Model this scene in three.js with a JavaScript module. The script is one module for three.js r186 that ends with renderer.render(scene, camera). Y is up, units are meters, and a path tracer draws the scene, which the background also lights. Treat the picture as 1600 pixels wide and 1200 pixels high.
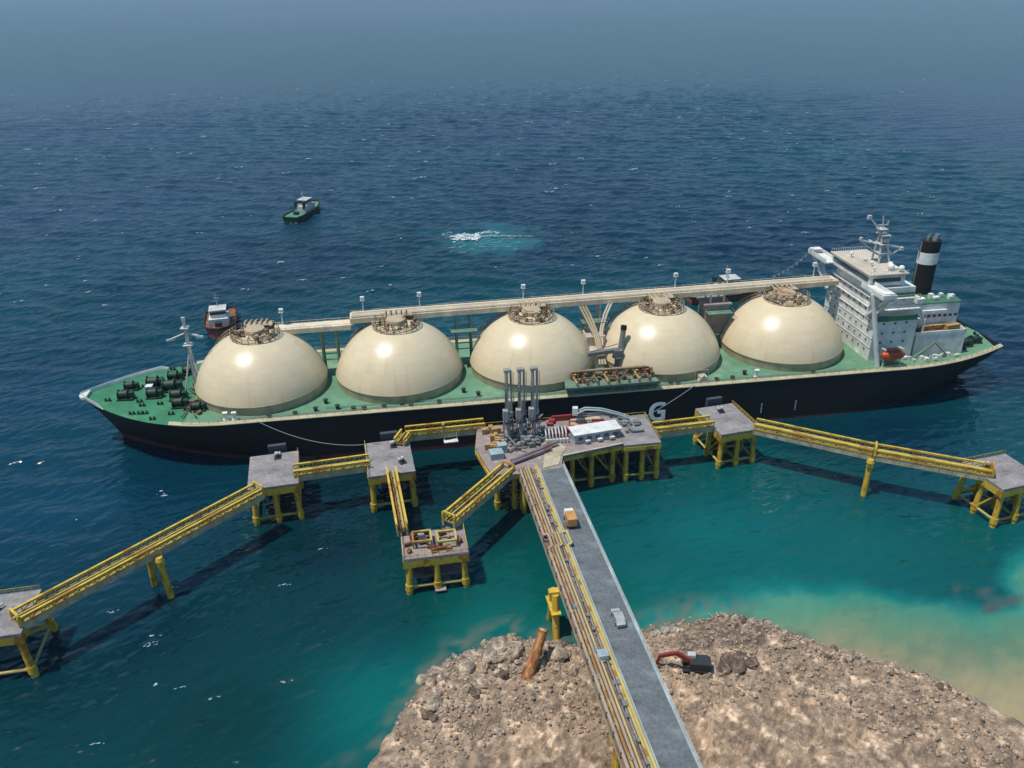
import * as THREE from 'three';
import { mergeGeometries } from 'three/addons/utils/BufferGeometryUtils.js';
import { FontLoader } from 'three/addons/loaders/FontLoader.js';
import { TextGeometry } from 'three/addons/geometries/TextGeometry.js';

// ---------------------------------------------------------------- camera, sky, sun, exposure
const scene = new THREE.Scene();
const camera = new THREE.PerspectiveCamera(50.23, 4 / 3, 1, 40000);
camera.position.set(-37.60, 122.68, 226.94);
camera.up.set(0.0780, 0.8933, -0.4427);
camera.lookAt(-37.60 + 122.37, 122.68 - 449.23, 226.94 - 885.0);

const SUN = new THREE.Vector3(-0.350, 0.935, 0.05).normalize();
const sun = new THREE.DirectionalLight(new THREE.Color(1.0, 0.955, 0.88), 4.0);
sun.position.copy(SUN).multiplyScalar(600);
sun.castShadow = true; sun.shadow.radius = 2;
sun.shadow.mapSize.set(4096, 4096);
Object.assign(sun.shadow.camera, { left: -260, right: 260, top: 320, bottom: -260, near: 10, far: 1400 });
scene.add(sun, sun.target);
{ // clear summer sky: pale haze at the horizon, blue above
  const w = 256, h = 128, d = new Float32Array(w * h * 4);
  for (let j = 0; j < h; j++) for (let i = 0; i < w; i++) {
    const el = ((j + 0.5) / h - 0.5) * Math.PI, s = Math.sin(el), o = (j * w + i) * 4;
    const k = s > 0 ? Math.pow(1 - s, 3.2) : 1;
    const z = [0.110, 0.305, 0.56], hz = [0.245, 0.355, 0.45];
    for (let c = 0; c < 3; c++) d[o + c] = s > 0 ? z[c] + (hz[c] - z[c]) * k : hz[c] * (0.35 + 0.65 * Math.exp(s * 14));
    d[o + 3] = 1;
  }
  const sky = new THREE.DataTexture(d, w, h, THREE.RGBAFormat, THREE.FloatType);
  sky.mapping = THREE.EquirectangularReflectionMapping;
  sky.magFilter = sky.minFilter = THREE.LinearFilter; sky.needsUpdate = true;
  scene.background = sky; scene.environment = sky;
}
const renderer = new THREE.WebGLRenderer({ antialias: true });
renderer.toneMapping = THREE.LinearToneMapping;
renderer.toneMappingExposure = 1.08;
renderer.shadowMap.enabled = true;
scene.fog = new THREE.FogExp2(new THREE.Color(0.62, 0.74, 0.88), 0.00004);

// ---------------------------------------------------------------- helpers
let seed = 7;
const rnd = () => { seed = (seed * 1664525 + 1013904223) >>> 0; return seed / 4294967296; };
const rr = (a, b) => a + (b - a) * rnd();
const hash = (x, y) => { let n = Math.imul(x | 0, 374761393) ^ Math.imul(y | 0, 668265263); n = Math.imul(n ^ (n >>> 13), 1274126177); return ((n ^ (n >>> 16)) >>> 0) / 4294967296; };
function vnoise(x, y, per = 0) {
  const xi = Math.floor(x), yi = Math.floor(y), fx = x - xi, fy = y - yi;
  const m = (a) => per ? ((a % per) + per) % per : a;
  const u = fx * fx * (3 - 2 * fx), v = fy * fy * (3 - 2 * fy);
  const a = hash(m(xi), m(yi)), b = hash(m(xi + 1), m(yi)), c = hash(m(xi), m(yi + 1)), e = hash(m(xi + 1), m(yi + 1));
  return (a + (b - a) * u) * (1 - v) + (c + (e - c) * u) * v;
}
function fbm(x, y, oct = 4, per = 0) { let s = 0, a = 0.5, t = 0; for (let i = 0; i < oct; i++) { s += a * vnoise(x + i * 17.3 * (per ? 0 : 1), y, per); t += a; a *= 0.5; x *= 2; y *= 2; per *= 2; } return s / t; }
const lerp = (a, b, t) => a + (b - a) * t, clamp = (x, a = 0, b = 1) => Math.min(b, Math.max(a, x));
const smooth = (a, b, x) => { const t = clamp((x - a) / (b - a)); return t * t * (3 - 2 * t); };
function table(pts, x) { if (x <= pts[0][0]) return pts[0][1]; for (let i = 1; i < pts.length; i++) if (x <= pts[i][0]) return lerp(pts[i - 1][1], pts[i][1], (x - pts[i - 1][0]) / (pts[i][0] - pts[i - 1][0])); return pts[pts.length - 1][1]; }

function tex(n, fn, srgb = true) { // fn(u, v) -> [r, g, b] 0..1, tileable
  const d = new Uint8Array(n * n * 4);
  for (let j = 0; j < n; j++) for (let i = 0; i < n; i++) { const c = fn(i / n, j / n), o = (j * n + i) * 4; d[o] = clamp(c[0]) * 255; d[o + 1] = clamp(c[1]) * 255; d[o + 2] = clamp(c[2]) * 255; d[o + 3] = 255; }
  const t = new THREE.DataTexture(d, n, n); t.wrapS = t.wrapT = THREE.RepeatWrapping; t.magFilter = THREE.LinearFilter; t.minFilter = THREE.LinearMipmapLinearFilter; t.generateMipmaps = true;
  if (srgb) t.colorSpace = THREE.SRGBColorSpace; t.needsUpdate = true; return t;
}
const T = {
  grime: tex(256, (u, v) => { const f = fbm(u * 6, v * 6, 5, 6), g = fbm(u * 24 + 3, v * 24, 3, 24); const k = 0.80 + 0.26 * f - 0.10 * g; return [k, k * 0.99, k * 0.97]; }),
  rust: tex(256, (u, v) => { const f = fbm(u * 8, v * 8, 5, 8), g = vnoise(u * 40, v * 40, 40), r = smooth(0.58, 0.72, f + 0.12 * g); const k = 0.86 + 0.2 * (g - 0.3) * 0.6; return [lerp(k, 0.74, r), lerp(k, 0.60, r), lerp(k, 0.52, r)]; }),
  heavyrust: tex(256, (u, v) => { const f = fbm(u * 10, v * 10, 5, 10), g = vnoise(u * 50, v * 50, 50), r = smooth(0.44, 0.62, f + 0.1 * g); return [lerp(0.95, 0.66, r), lerp(0.95, 0.50, r), lerp(0.95, 0.42, r)]; }),
  concrete: tex(256, (u, v) => { const f = fbm(u * 5, v * 5, 5, 5), g = fbm(u * 32, v * 32, 3, 32), s = smooth(0.5, 0.8, fbm(u * 4, v * 14, 4, 0)) * 0.4; const k = 0.70 + 0.34 * f + 0.22 * (g - 0.5) - 0.14 * s; return [k, k * 0.985, k * 0.97]; }),
  deck: tex(256, (u, v) => { const f = fbm(u * 7, v * 7, 5, 7), g = vnoise(u * 60, v * 60, 60), w = smooth(0.52, 0.70, fbm(u * 4 + 9, v * 4, 4, 4)); return [lerp(0.62 + 0.25 * f, 1.0, w * 0.8) + (g - 0.5) * 0.08, lerp(0.72 + 0.22 * f, 0.98, w * 0.6) + (g - 0.5) * 0.08, lerp(0.66 + 0.22 * f, 0.92, w * 0.6) + (g - 0.5) * 0.08]; }),
  rock: tex(256, (u, v) => { const f = fbm(u * 8, v * 8, 6, 8), g = fbm(u * 40, v * 40, 2, 40); const k = 0.55 + 0.55 * f * f * 1.4 + 0.25 * (g - 0.5); return [k, k * 0.96, k * 0.92]; }),
  dome: tex(512, (u, v) => { const pu = Math.floor(u * 32), pv = Math.floor(v * 9), h = hash(pu + pv * 3, pv + 11) - 0.5, e = Math.min(Math.abs(((u * 32) % 1) - 0.5) < 0.485 ? 1 : 0.985, Math.abs(((v * 9) % 1) - 0.5) < 0.475 ? 1 : 0.982); const k = (0.955 + 0.022 * h + 0.05 * (fbm(u * 24, v * 24, 4, 24) - 0.5)) * e, st = smooth(0.60, 0.82, fbm(u * 90, v * 3 + 4, 3, 90)) * smooth(0.3, 0.9, v); return [k - st * 0.02, k - st * 0.035, k - st * 0.05]; }),
};
function M(rgb, rough, t, o = {}) { const m = new THREE.MeshStandardMaterial({ color: new THREE.Color().setRGB(...rgb), roughness: rough, map: t ? T[t] : null, ...o }); m.side = THREE.DoubleSide; return m; }
const mat = {
  hull: M([0.005, 0.0055, 0.007], 0.7, 'grime'), red: M([0.15, 0.035, 0.03], 0.7, 'rust'), deck: M([0.19, 0.325, 0.215], 0.8, 'deck'), foredeck: M([0.05, 0.235, 0.125], 0.75, 'deck'),
  edge: M([0.58, 0.53, 0.34], 0.7, 'grime'), dome: M([0.68, 0.55, 0.355], 0.32, 'dome'), skirt: M([0.50, 0.41, 0.27], 0.6, 'grime'), tan: M([0.52, 0.41, 0.26], 0.7, 'rust'), brown: M([0.20, 0.135, 0.075], 0.8, 'grime'), rustbrown: M([0.27, 0.12, 0.06], 0.85, 'heavyrust'),
  white: M([0.88, 0.88, 0.86], 0.5, 'grime'), offwhite: M([0.66, 0.665, 0.655], 0.55, 'grime'), cream: M([0.66, 0.57, 0.46], 0.6, 'grime'), green: M([0.05, 0.19, 0.10], 0.6, 'grime'), palegreen: M([0.17, 0.28, 0.22], 0.6, 'grime'),
  yellow: M([0.71, 0.47, 0.05], 0.5, 'rust'), dirtyyellow: M([0.52, 0.43, 0.13], 0.65, 'rust'), ochre: M([0.50, 0.31, 0.10], 0.6, 'rust'), concrete: M([0.31, 0.285, 0.285], 0.9, 'concrete'), road: M([0.165, 0.185, 0.20], 0.9, 'concrete'), pale: M([0.54, 0.47, 0.33], 0.8, 'concrete'), pinkgrey: M([0.36, 0.29, 0.27], 0.85, 'concrete'),
  grey: M([0.22, 0.23, 0.235], 0.55, 'grime'), steel: M([0.28, 0.285, 0.29], 0.45, 'grime', { metalness: 0.3 }), dark: M([0.03, 0.032, 0.035], 0.6, 'grime'), darkgreen: M([0.015, 0.05, 0.03], 0.6, 'grime'), mauve: M([0.24, 0.185, 0.20], 0.8, 'rust'), redpaint: M([0.34, 0.04, 0.035], 0.55, 'grime'), orange: M([0.62, 0.09, 0.02], 0.45, 'grime'), truckorange: M([0.70, 0.34, 0.10], 0.5, 'grime'),
  window: M([0.16, 0.18, 0.20], 0.25), glass: M([0.06, 0.07, 0.08], 0.2), black: M([0.006, 0.006, 0.007], 0.8, 'grime'), rubber: M([0.02, 0.02, 0.022], 0.85, 'grime'), fender: M([0.05, 0.065, 0.085], 0.7, 'grime'), rope: M([0.20, 0.21, 0.22], 0.9), grating: M([0.34, 0.25, 0.085], 0.8, 'rust'), pinktan: M([0.44, 0.33, 0.25], 0.65, 'grime'), yellowtan: M([0.60, 0.46, 0.18], 0.6, 'grime'), armgrey: M([0.40, 0.405, 0.41], 0.5, 'grime'), letter: M([0.92, 0.92, 0.93], 0.5, null), passage: M([0.80, 0.68, 0.50], 0.7, 'grime'), cargrey: M([0.5, 0.51, 0.52], 0.4, 'grime'), lightblue: M([0.42, 0.52, 0.56], 0.5, 'grime'),
  rock: M([0.58, 0.46, 0.36], 0.95, 'rock'), rockpale: M([0.55, 0.46, 0.36], 0.95, 'rock'), rockdark: M([0.22, 0.16, 0.12], 0.95, 'rock'), tuggreen: M([0.10, 0.30, 0.18], 0.6, 'grime'), tugred: M([0.48, 0.11, 0.09], 0.6, 'rust'),
};
function boxUV(g, s = 0.06) { // uv in metres from the main direction of each vertex normal
  const p = g.attributes.position, n = g.attributes.normal, uv = new Float32Array(p.count * 2);
  for (let i = 0; i < p.count; i++) {
    const ax = Math.abs(n.getX(i)), ay = Math.abs(n.getY(i)), az = Math.abs(n.getZ(i)); let a, b;
    if (ay >= ax && ay >= az) { a = p.getX(i); b = p.getZ(i); } else if (ax >= az) { a = p.getZ(i); b = p.getY(i); } else { a = p.getX(i); b = p.getY(i); }
    uv[2 * i] = a * s; uv[2 * i + 1] = b * s;
  }
  g.setAttribute('uv', new THREE.BufferAttribute(uv, 2)); return g;
}
const V = (x, y, z) => new THREE.Vector3(x, y, z);
class MB { // collects simple shapes and joins them into one mesh
  constructor() { this.g = []; }
  add(g, m) { g = g.index ? g.toNonIndexed() : g; if (m) g.applyMatrix4(m); for (const k of Object.keys(g.attributes)) if (!['position', 'normal'].includes(k)) g.deleteAttribute(k); this.g.push(g); return this; }
  box(w, h, d, x, y, z, ry = 0, rx = 0, rz = 0) { return this.add(new THREE.BoxGeometry(w, h, d), new THREE.Matrix4().compose(V(x, y, z), new THREE.Quaternion().setFromEuler(new THREE.Euler(rx, ry, rz)), V(1, 1, 1))); }
  beam(a, b, w, h = w) { a = V(...a); b = V(...b); const d = b.clone().sub(a), L = d.length(), o = new THREE.Object3D(); o.position.copy(a).lerp(b, 0.5); if (Math.abs(d.x) + Math.abs(d.z) < 1e-4 * L) o.up.set(0, 0, 1); o.lookAt(b); o.updateMatrix(); return this.add(new THREE.BoxGeometry(w, h, L), o.matrix); }
  tube(a, b, r, r2 = r, n = 8) { a = V(...a); b = V(...b); const d = b.clone().sub(a), L = d.length(); const q = new THREE.Quaternion().setFromUnitVectors(V(0, 1, 0), d.normalize()); return this.add(new THREE.CylinderGeometry(r2, r, L, n), new THREE.Matrix4().compose(a.lerp(b, 0.5), q, V(1, 1, 1))); }
  path(pts, r, n = 6, seg = 24, closed = false) { return this.add(new THREE.TubeGeometry(new THREE.CatmullRomCurve3(pts.map((p) => V(...p)), closed, 'catmullrom', 0.2), seg, r, n, closed)); }
  lathe(pts, x, y, z, n = 24) { return this.add(new THREE.LatheGeometry(pts.map((p) => new THREE.Vector2(p[0], p[1])), n), new THREE.Matrix4().makeTranslation(x, y, z)); }
  ball(r, x, y, z, sy = 1) { return this.add(new THREE.SphereGeometry(r, 12, 8), new THREE.Matrix4().compose(V(x, y, z), new THREE.Quaternion(), V(1, sy, 1))); }
  prism(poly, y0, y1) { const s = new THREE.Shape(poly.map((p) => new THREE.Vector2(p[0], -p[1]))); const g = new THREE.ExtrudeGeometry(s, { depth: y1 - y0, bevelEnabled: false }); g.rotateX(-Math.PI / 2); g.translate(0, y0, 0); return this.add(g); }
  build(name, m, parent, s) { const g = mergeGeometries(this.g); boxUV(g, s); const o = new THREE.Mesh(g, m); o.name = parent === scene ? numbered(name) : name; o.castShadow = o.receiveShadow = true; parent.add(o); return o; }
}
const used = new Map();
function numbered(n) { const k = used.get(n) ?? 0; used.set(n, k + 1); return k ? n + '_' + String(k).padStart(3, '0') : n; }
function tag(o, label, category, group, kind) { if (label) o.userData.label = label; if (category) o.userData.category = category; if (group) o.userData.group = group; if (kind) o.userData.kind = kind; return o; }
function thing(name, label, category, pos = [0, 0, 0], ry = 0, group) { const o = new THREE.Group(); o.name = numbered(name); o.position.set(...pos); o.rotation.y = ry; scene.add(o); return tag(o, label, category, group); }
const stuff = (o) => { o.userData.kind = 'stuff'; return o; };
function custom(pos, idx, nrm) { const g = new THREE.BufferGeometry(); g.setAttribute('position', new THREE.Float32BufferAttribute(pos, 3)); g.setIndex(idx); g.computeVertexNormals(); return g; }

// ---------------------------------------------------------------- coast, sea, shore
const COAST = [[-160, 150], [-110, 138], [-70, 140], [-52, 131], [-45, 118], [-38.6, 108.6], [-34.5, 105.4], [-26, 102], [-21, 100.4], [-16, 101.8], [-13, 104], [-8.6, 105.6], [-2, 105], [6, 103.2], [13, 102], [20, 101.4], [26, 102], [32, 105.2], [35, 108.4], [42, 114], [50, 119], [57, 123.4], [63, 131], [72, 143], [90, 158], [130, 180], [200, 220]];
const coastZ = (x) => table(COAST, x);
const SHOAL = [[-20, 118], [4, 103], [14, 99.8], [24, 97.6], [33, 94.8], [43, 95.6], [52, 97.6], [60, 100.5], [68, 105.5], [77, 109], [86, 108.5], [92, 101], [97, 96], [110, 94], [150, 96]];
const lin = (c) => { c /= 255; return c <= 0.04045 ? c / 12.92 : Math.pow((c + 0.055) / 1.055, 2.4); };
// water colour by place: [x, z, r, g, b] as it looks from above
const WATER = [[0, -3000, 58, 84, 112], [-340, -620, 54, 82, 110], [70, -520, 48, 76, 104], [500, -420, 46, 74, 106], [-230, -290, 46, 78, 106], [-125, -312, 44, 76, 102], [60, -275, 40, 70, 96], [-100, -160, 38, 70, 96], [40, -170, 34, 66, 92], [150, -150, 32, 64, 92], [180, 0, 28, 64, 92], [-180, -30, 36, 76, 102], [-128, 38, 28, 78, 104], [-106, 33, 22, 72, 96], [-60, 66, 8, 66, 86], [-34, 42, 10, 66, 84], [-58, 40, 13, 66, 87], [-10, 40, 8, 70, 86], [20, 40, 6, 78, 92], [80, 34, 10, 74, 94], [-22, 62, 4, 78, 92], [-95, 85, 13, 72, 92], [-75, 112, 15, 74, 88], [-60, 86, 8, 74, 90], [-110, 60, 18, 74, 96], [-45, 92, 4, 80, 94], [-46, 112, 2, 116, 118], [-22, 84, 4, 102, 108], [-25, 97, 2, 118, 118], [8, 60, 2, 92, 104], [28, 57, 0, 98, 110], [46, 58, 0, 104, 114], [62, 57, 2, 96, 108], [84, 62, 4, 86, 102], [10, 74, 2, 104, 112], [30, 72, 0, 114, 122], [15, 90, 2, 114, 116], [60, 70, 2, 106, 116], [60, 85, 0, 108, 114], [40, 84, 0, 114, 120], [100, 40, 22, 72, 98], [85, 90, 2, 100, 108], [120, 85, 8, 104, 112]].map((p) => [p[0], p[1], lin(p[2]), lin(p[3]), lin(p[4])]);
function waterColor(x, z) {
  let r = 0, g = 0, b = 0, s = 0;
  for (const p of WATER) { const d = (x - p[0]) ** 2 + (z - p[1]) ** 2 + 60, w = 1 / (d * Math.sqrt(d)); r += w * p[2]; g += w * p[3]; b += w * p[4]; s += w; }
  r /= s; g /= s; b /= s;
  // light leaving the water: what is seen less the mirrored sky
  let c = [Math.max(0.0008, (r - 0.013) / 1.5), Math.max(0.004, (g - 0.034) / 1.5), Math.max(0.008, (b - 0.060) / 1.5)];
  if (z > 60 && z < 190) { // pale sand lying under shallow water
    const n = fbm(x * 0.16, z * 0.16, 5) - 0.5, n2 = fbm(x * 0.5 + 40, z * 0.5, 4) - 0.5;
    const t = (z + n * 9 + n2 * 2.5 - table(SHOAL, x)) / 15;
    if (t > -0.35 && x > -8) {
      const st = [[-0.35, c], [0, [0.006, 0.135, 0.115]], [0.2, [0.045, 0.185, 0.125]], [0.7, [0.100, 0.192, 0.112]], [1.3, [0.225, 0.203, 0.112]], [1.9, [0.285, 0.225, 0.122]], [3, [0.31, 0.245, 0.14]]];
      for (let i = 1; i < st.length; i++) if (t <= st[i][0]) { const k = (t - st[i - 1][0]) / (st[i][0] - st[i - 1][0]); c = [0, 1, 2].map((q) => lerp(st[i - 1][1][q], st[i][1][q], k)); break; } else if (i === st.length - 1) c = st[i][1];
      const rk = smooth(0.50, 0.66, fbm(x * 0.22 + 8, z * 0.3, 4)) * smooth(0.1, 0.5, t) * 0.3; c = [lerp(c[0], 0.07, rk), lerp(c[1], 0.13, rk), lerp(c[2], 0.09, rk)];
    }
    const dc = coastZ(x) - z; // stones under water along the shore
    if (dc < 9 && x < 40) { const k = smooth(9, 1, dc + 5 * n) * smooth(0.38, 0.6, fbm(x * 0.45, z * 0.45, 4)) * 0.8; c = [lerp(c[0], 0.10, k), lerp(c[1], 0.115, k), lerp(c[2], 0.085, k)]; }
    const rd = smooth(0.45, 0.62, fbm(x * 0.16 + 3.3, z * 0.34 + x * 0.1, 5) + 0.28 - 0.42 * Math.hypot((x - 81 - (z - 103) * 0.8) / 8, (z - 103) / 6)) * 0.9; c = [lerp(c[0], 0.055, rd), lerp(c[1], 0.075, rd), lerp(c[2], 0.07, rd)];
  }
  // turned-over water round the breaking patch
  const e = smooth(1.25, 0.2, Math.hypot((x - 6) / 30, (z + 176) / 30) + (fbm(x * 0.07, z * 0.07, 3) - 0.5) * 1.2); c = [lerp(c[0], 0.016, e * 0.8), lerp(c[1], 0.125, e * 0.85), lerp(c[2], 0.145, e * 0.8)];
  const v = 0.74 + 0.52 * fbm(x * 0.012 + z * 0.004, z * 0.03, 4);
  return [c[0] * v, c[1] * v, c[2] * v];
}
const WAVES = [];
for (let i = 0; i < 60; i++) { const L = 5 + 16 * Math.pow(rnd(), 1.7), k = 2 * Math.PI / L, a = -1.22 + (rnd() + rnd() - 1) * 0.9; WAVES.push([k * Math.cos(a), k * Math.sin(a), rr(0, 6.28), 0.0046 * L]); }
function axis(lo, hi, step, far, grow) { const a = []; for (let x = lo; x <= hi; x += step) a.push(x); let s = step, x = hi; while (x < far) { s *= grow; x += s; a.push(x); } s = step; x = lo; while (x > -far) { s *= grow; x -= s; a.unshift(x); } return a; }
{
  const xs = axis(-330, 320, 1.55, 14000, 1.16), zs = axis(-620, 150, 1.5, 16000, 1.045).filter((z) => z < 320), nx = xs.length, nz = zs.length;
  const pos = new Float32Array(nx * nz * 3), col = new Float32Array(nx * nz * 3), uv = new Float32Array(nx * nz * 2), idx = [];
  for (let j = 0; j < nz; j++) for (let i = 0; i < nx; i++) {
    const x = xs[i], z = zs[j], o = j * nx + i;
    let amp = smooth(-1000, -620, z) * smooth(-600, -330, x) * smooth(600, 320, x), y = 0;
    amp *= lerp(0.04, 1, Math.max(smooth(20, -24, z), smooth(-70, -150, x + z * 0.35)));
    if (amp > 0.001) for (const w of WAVES) y += w[3] * Math.sin(w[0] * x + w[1] * z + w[2]);
    pos[o * 3] = x; pos[o * 3 + 1] = y * amp; pos[o * 3 + 2] = z;
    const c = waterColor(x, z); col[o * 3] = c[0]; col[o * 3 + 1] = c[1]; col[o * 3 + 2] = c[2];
    uv[o * 2] = (x * 0.94 - z * 0.34) / 190; uv[o * 2 + 1] = (x * 0.34 + z * 0.94) / 190;
    if (i && j) { const a = o - nx - 1; idx.push(a, o - 1, a + 1, a + 1, o - 1, o); }
  }
  const g = new THREE.BufferGeometry();
  g.setAttribute('position', new THREE.BufferAttribute(pos, 3)); g.setAttribute('color', new THREE.BufferAttribute(col, 3)); g.setAttribute('uv', new THREE.BufferAttribute(uv, 2)); g.setIndex(idx); g.computeVertexNormals();
  // wave heights in metres on a 190 m tile
  const n = 1024, hgt = new Float32Array(n * n);
  for (let q = 0; q < 110; q++) {
    const L = 1.2 * Math.pow(7, Math.pow(rnd(), 0.9)), a = -1.15 - 0.35 + (rnd() + rnd() - 1) * 1.1, kx = Math.round(190 / L * Math.cos(a)), ky = Math.round(190 / L * Math.sin(a)); if (!kx && !ky) continue;
    const am = 0.0031 * Math.pow(L, 0.95), ph = rr(0, 6.28);
    for (let j = 0; j < n; j++) { let s = Math.sin(2 * Math.PI * ky * j / n + ph), c = Math.cos(2 * Math.PI * ky * j / n + ph); const ds = Math.sin(2 * Math.PI * kx / n), dc = Math.cos(2 * Math.PI * kx / n); for (let i = 0; i < n; i++) { hgt[j * n + i] += am * s; const t = s * dc + c * ds; c = c * dc - s * ds; s = t; } }
  }
  const d4 = new Float32Array(n * n * 4); for (let i = 0; i < n * n; i++) { const e = hgt[i] + 0.5; d4[i * 4] = d4[i * 4 + 1] = d4[i * 4 + 2] = e; d4[i * 4 + 3] = 1; }
  const bt = new THREE.DataTexture(d4, n, n, THREE.RGBAFormat, THREE.FloatType); bt.wrapS = bt.wrapT = THREE.RepeatWrapping; bt.magFilter = bt.minFilter = THREE.LinearFilter; bt.needsUpdate = true;
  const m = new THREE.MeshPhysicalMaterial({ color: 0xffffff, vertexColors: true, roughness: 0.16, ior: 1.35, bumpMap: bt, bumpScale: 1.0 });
  const sea = new THREE.Mesh(g, m); sea.name = 'sea'; sea.receiveShadow = true; scene.add(sea); tag(sea, 'deep blue sea turning teal and sandy green towards the shore', 'sea', null, 'structure');
}
const landH = (x, z) => {
  const d = z - coastZ(x); let h = d < 0 ? d * 0.30 : 0.35 * smooth(0, 4, d) + d * 0.04 + Math.max(0, d - 28) * 0.06;
  if (d > -4) { const rg = (q, w) => 1 - Math.abs(2 * fbm(q, w, 3) - 1), k = smooth(-3, 4, d); h += (fbm(x * 0.13, z * 0.13, 5) - 0.45) * 1.8 * k + (rg(x * 0.34 + z * 0.1, z * 0.42) - 0.72) * 2.4 * k + (rg(x * 1.1, z * 1.0 + 7) - 0.72) * 0.9 * k; const st = Math.floor(h / 0.55) * 0.55; h = lerp(h, st + 0.55 * smooth(0.55, 1, (h - st) / 0.55), 0.6 * k); }
  if (d > 0.8) h = Math.max(h, 0.25 + 0.1 * Math.min(d, 6));
  h += 0.9 * smooth(1, 0.2, Math.hypot((x - 23) / 11, (z - 107.5) / 6.5)) + 1.6 * smooth(1, 0.1, Math.hypot((x + 24) / 8, (z - 107) / 6)) ;
  return h;
};
{
  const xs = axis(-56, 70, 0.42, 330, 1.2), zs = []; for (let z = 96; z < 140; z += 0.42) zs.push(z); for (let z = 140, s = 0.6; z < 420; z += s, s *= 1.15) zs.push(z);
  const nx = xs.length, pos = [], col = [], idx = [];
  zs.forEach((z, j) => xs.forEach((x, i) => {
    pos.push(x, Math.max(landH(x, z), -6), z);
    const f = fbm(x * 0.22 + 5, z * 0.22, 5), g = fbm(x * 1.1, z * 1.1, 3), d = z - coastZ(x);
    let c = [0.62, 0.47, 0.34].map((v, q) => v * (0.62 + 0.75 * f) * (0.75 + 0.5 * g));
    const br = smooth(1.15, 0.7, Math.hypot((x - 23) / 11, (z - 107) / 5.6) + (f - 0.5) * 1.1), dk = smooth(0.52, 0.64, fbm(x * 0.3 + 30, z * 0.3, 4)) * 0.5;
    const brown = [0.27, 0.20, 0.155].map((v) => v * (0.6 + 0.8 * g)); const k = Math.max(br * 0.9, dk);
    c = c.map((v, q) => lerp(v, brown[q], k));
    const wet = smooth(2.0, 0, d + (g - 0.5) * 2.5) * 0.6; c = c.map((v, q) => lerp(v, [0.22, 0.175, 0.135][q], wet));
    col.push(...c);
    if (i && j) { const o = j * nx + i, a = o - nx - 1; idx.push(a, o - 1, a + 1, a + 1, o - 1, o); }
  }));
  const g = custom(pos, idx); g.setAttribute('color', new THREE.Float32BufferAttribute(col, 3)); boxUV(g, 0.09);
  const m = M([1, 1, 1], 0.97, 'rock', { vertexColors: true });
  const land = new THREE.Mesh(g, m); land.name = 'shore'; land.castShadow = land.receiveShadow = true; scene.add(land); tag(land, 'tan rocky shore with brown rubble at the foot of the trestle', 'shore', null, 'structure');
}
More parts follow.
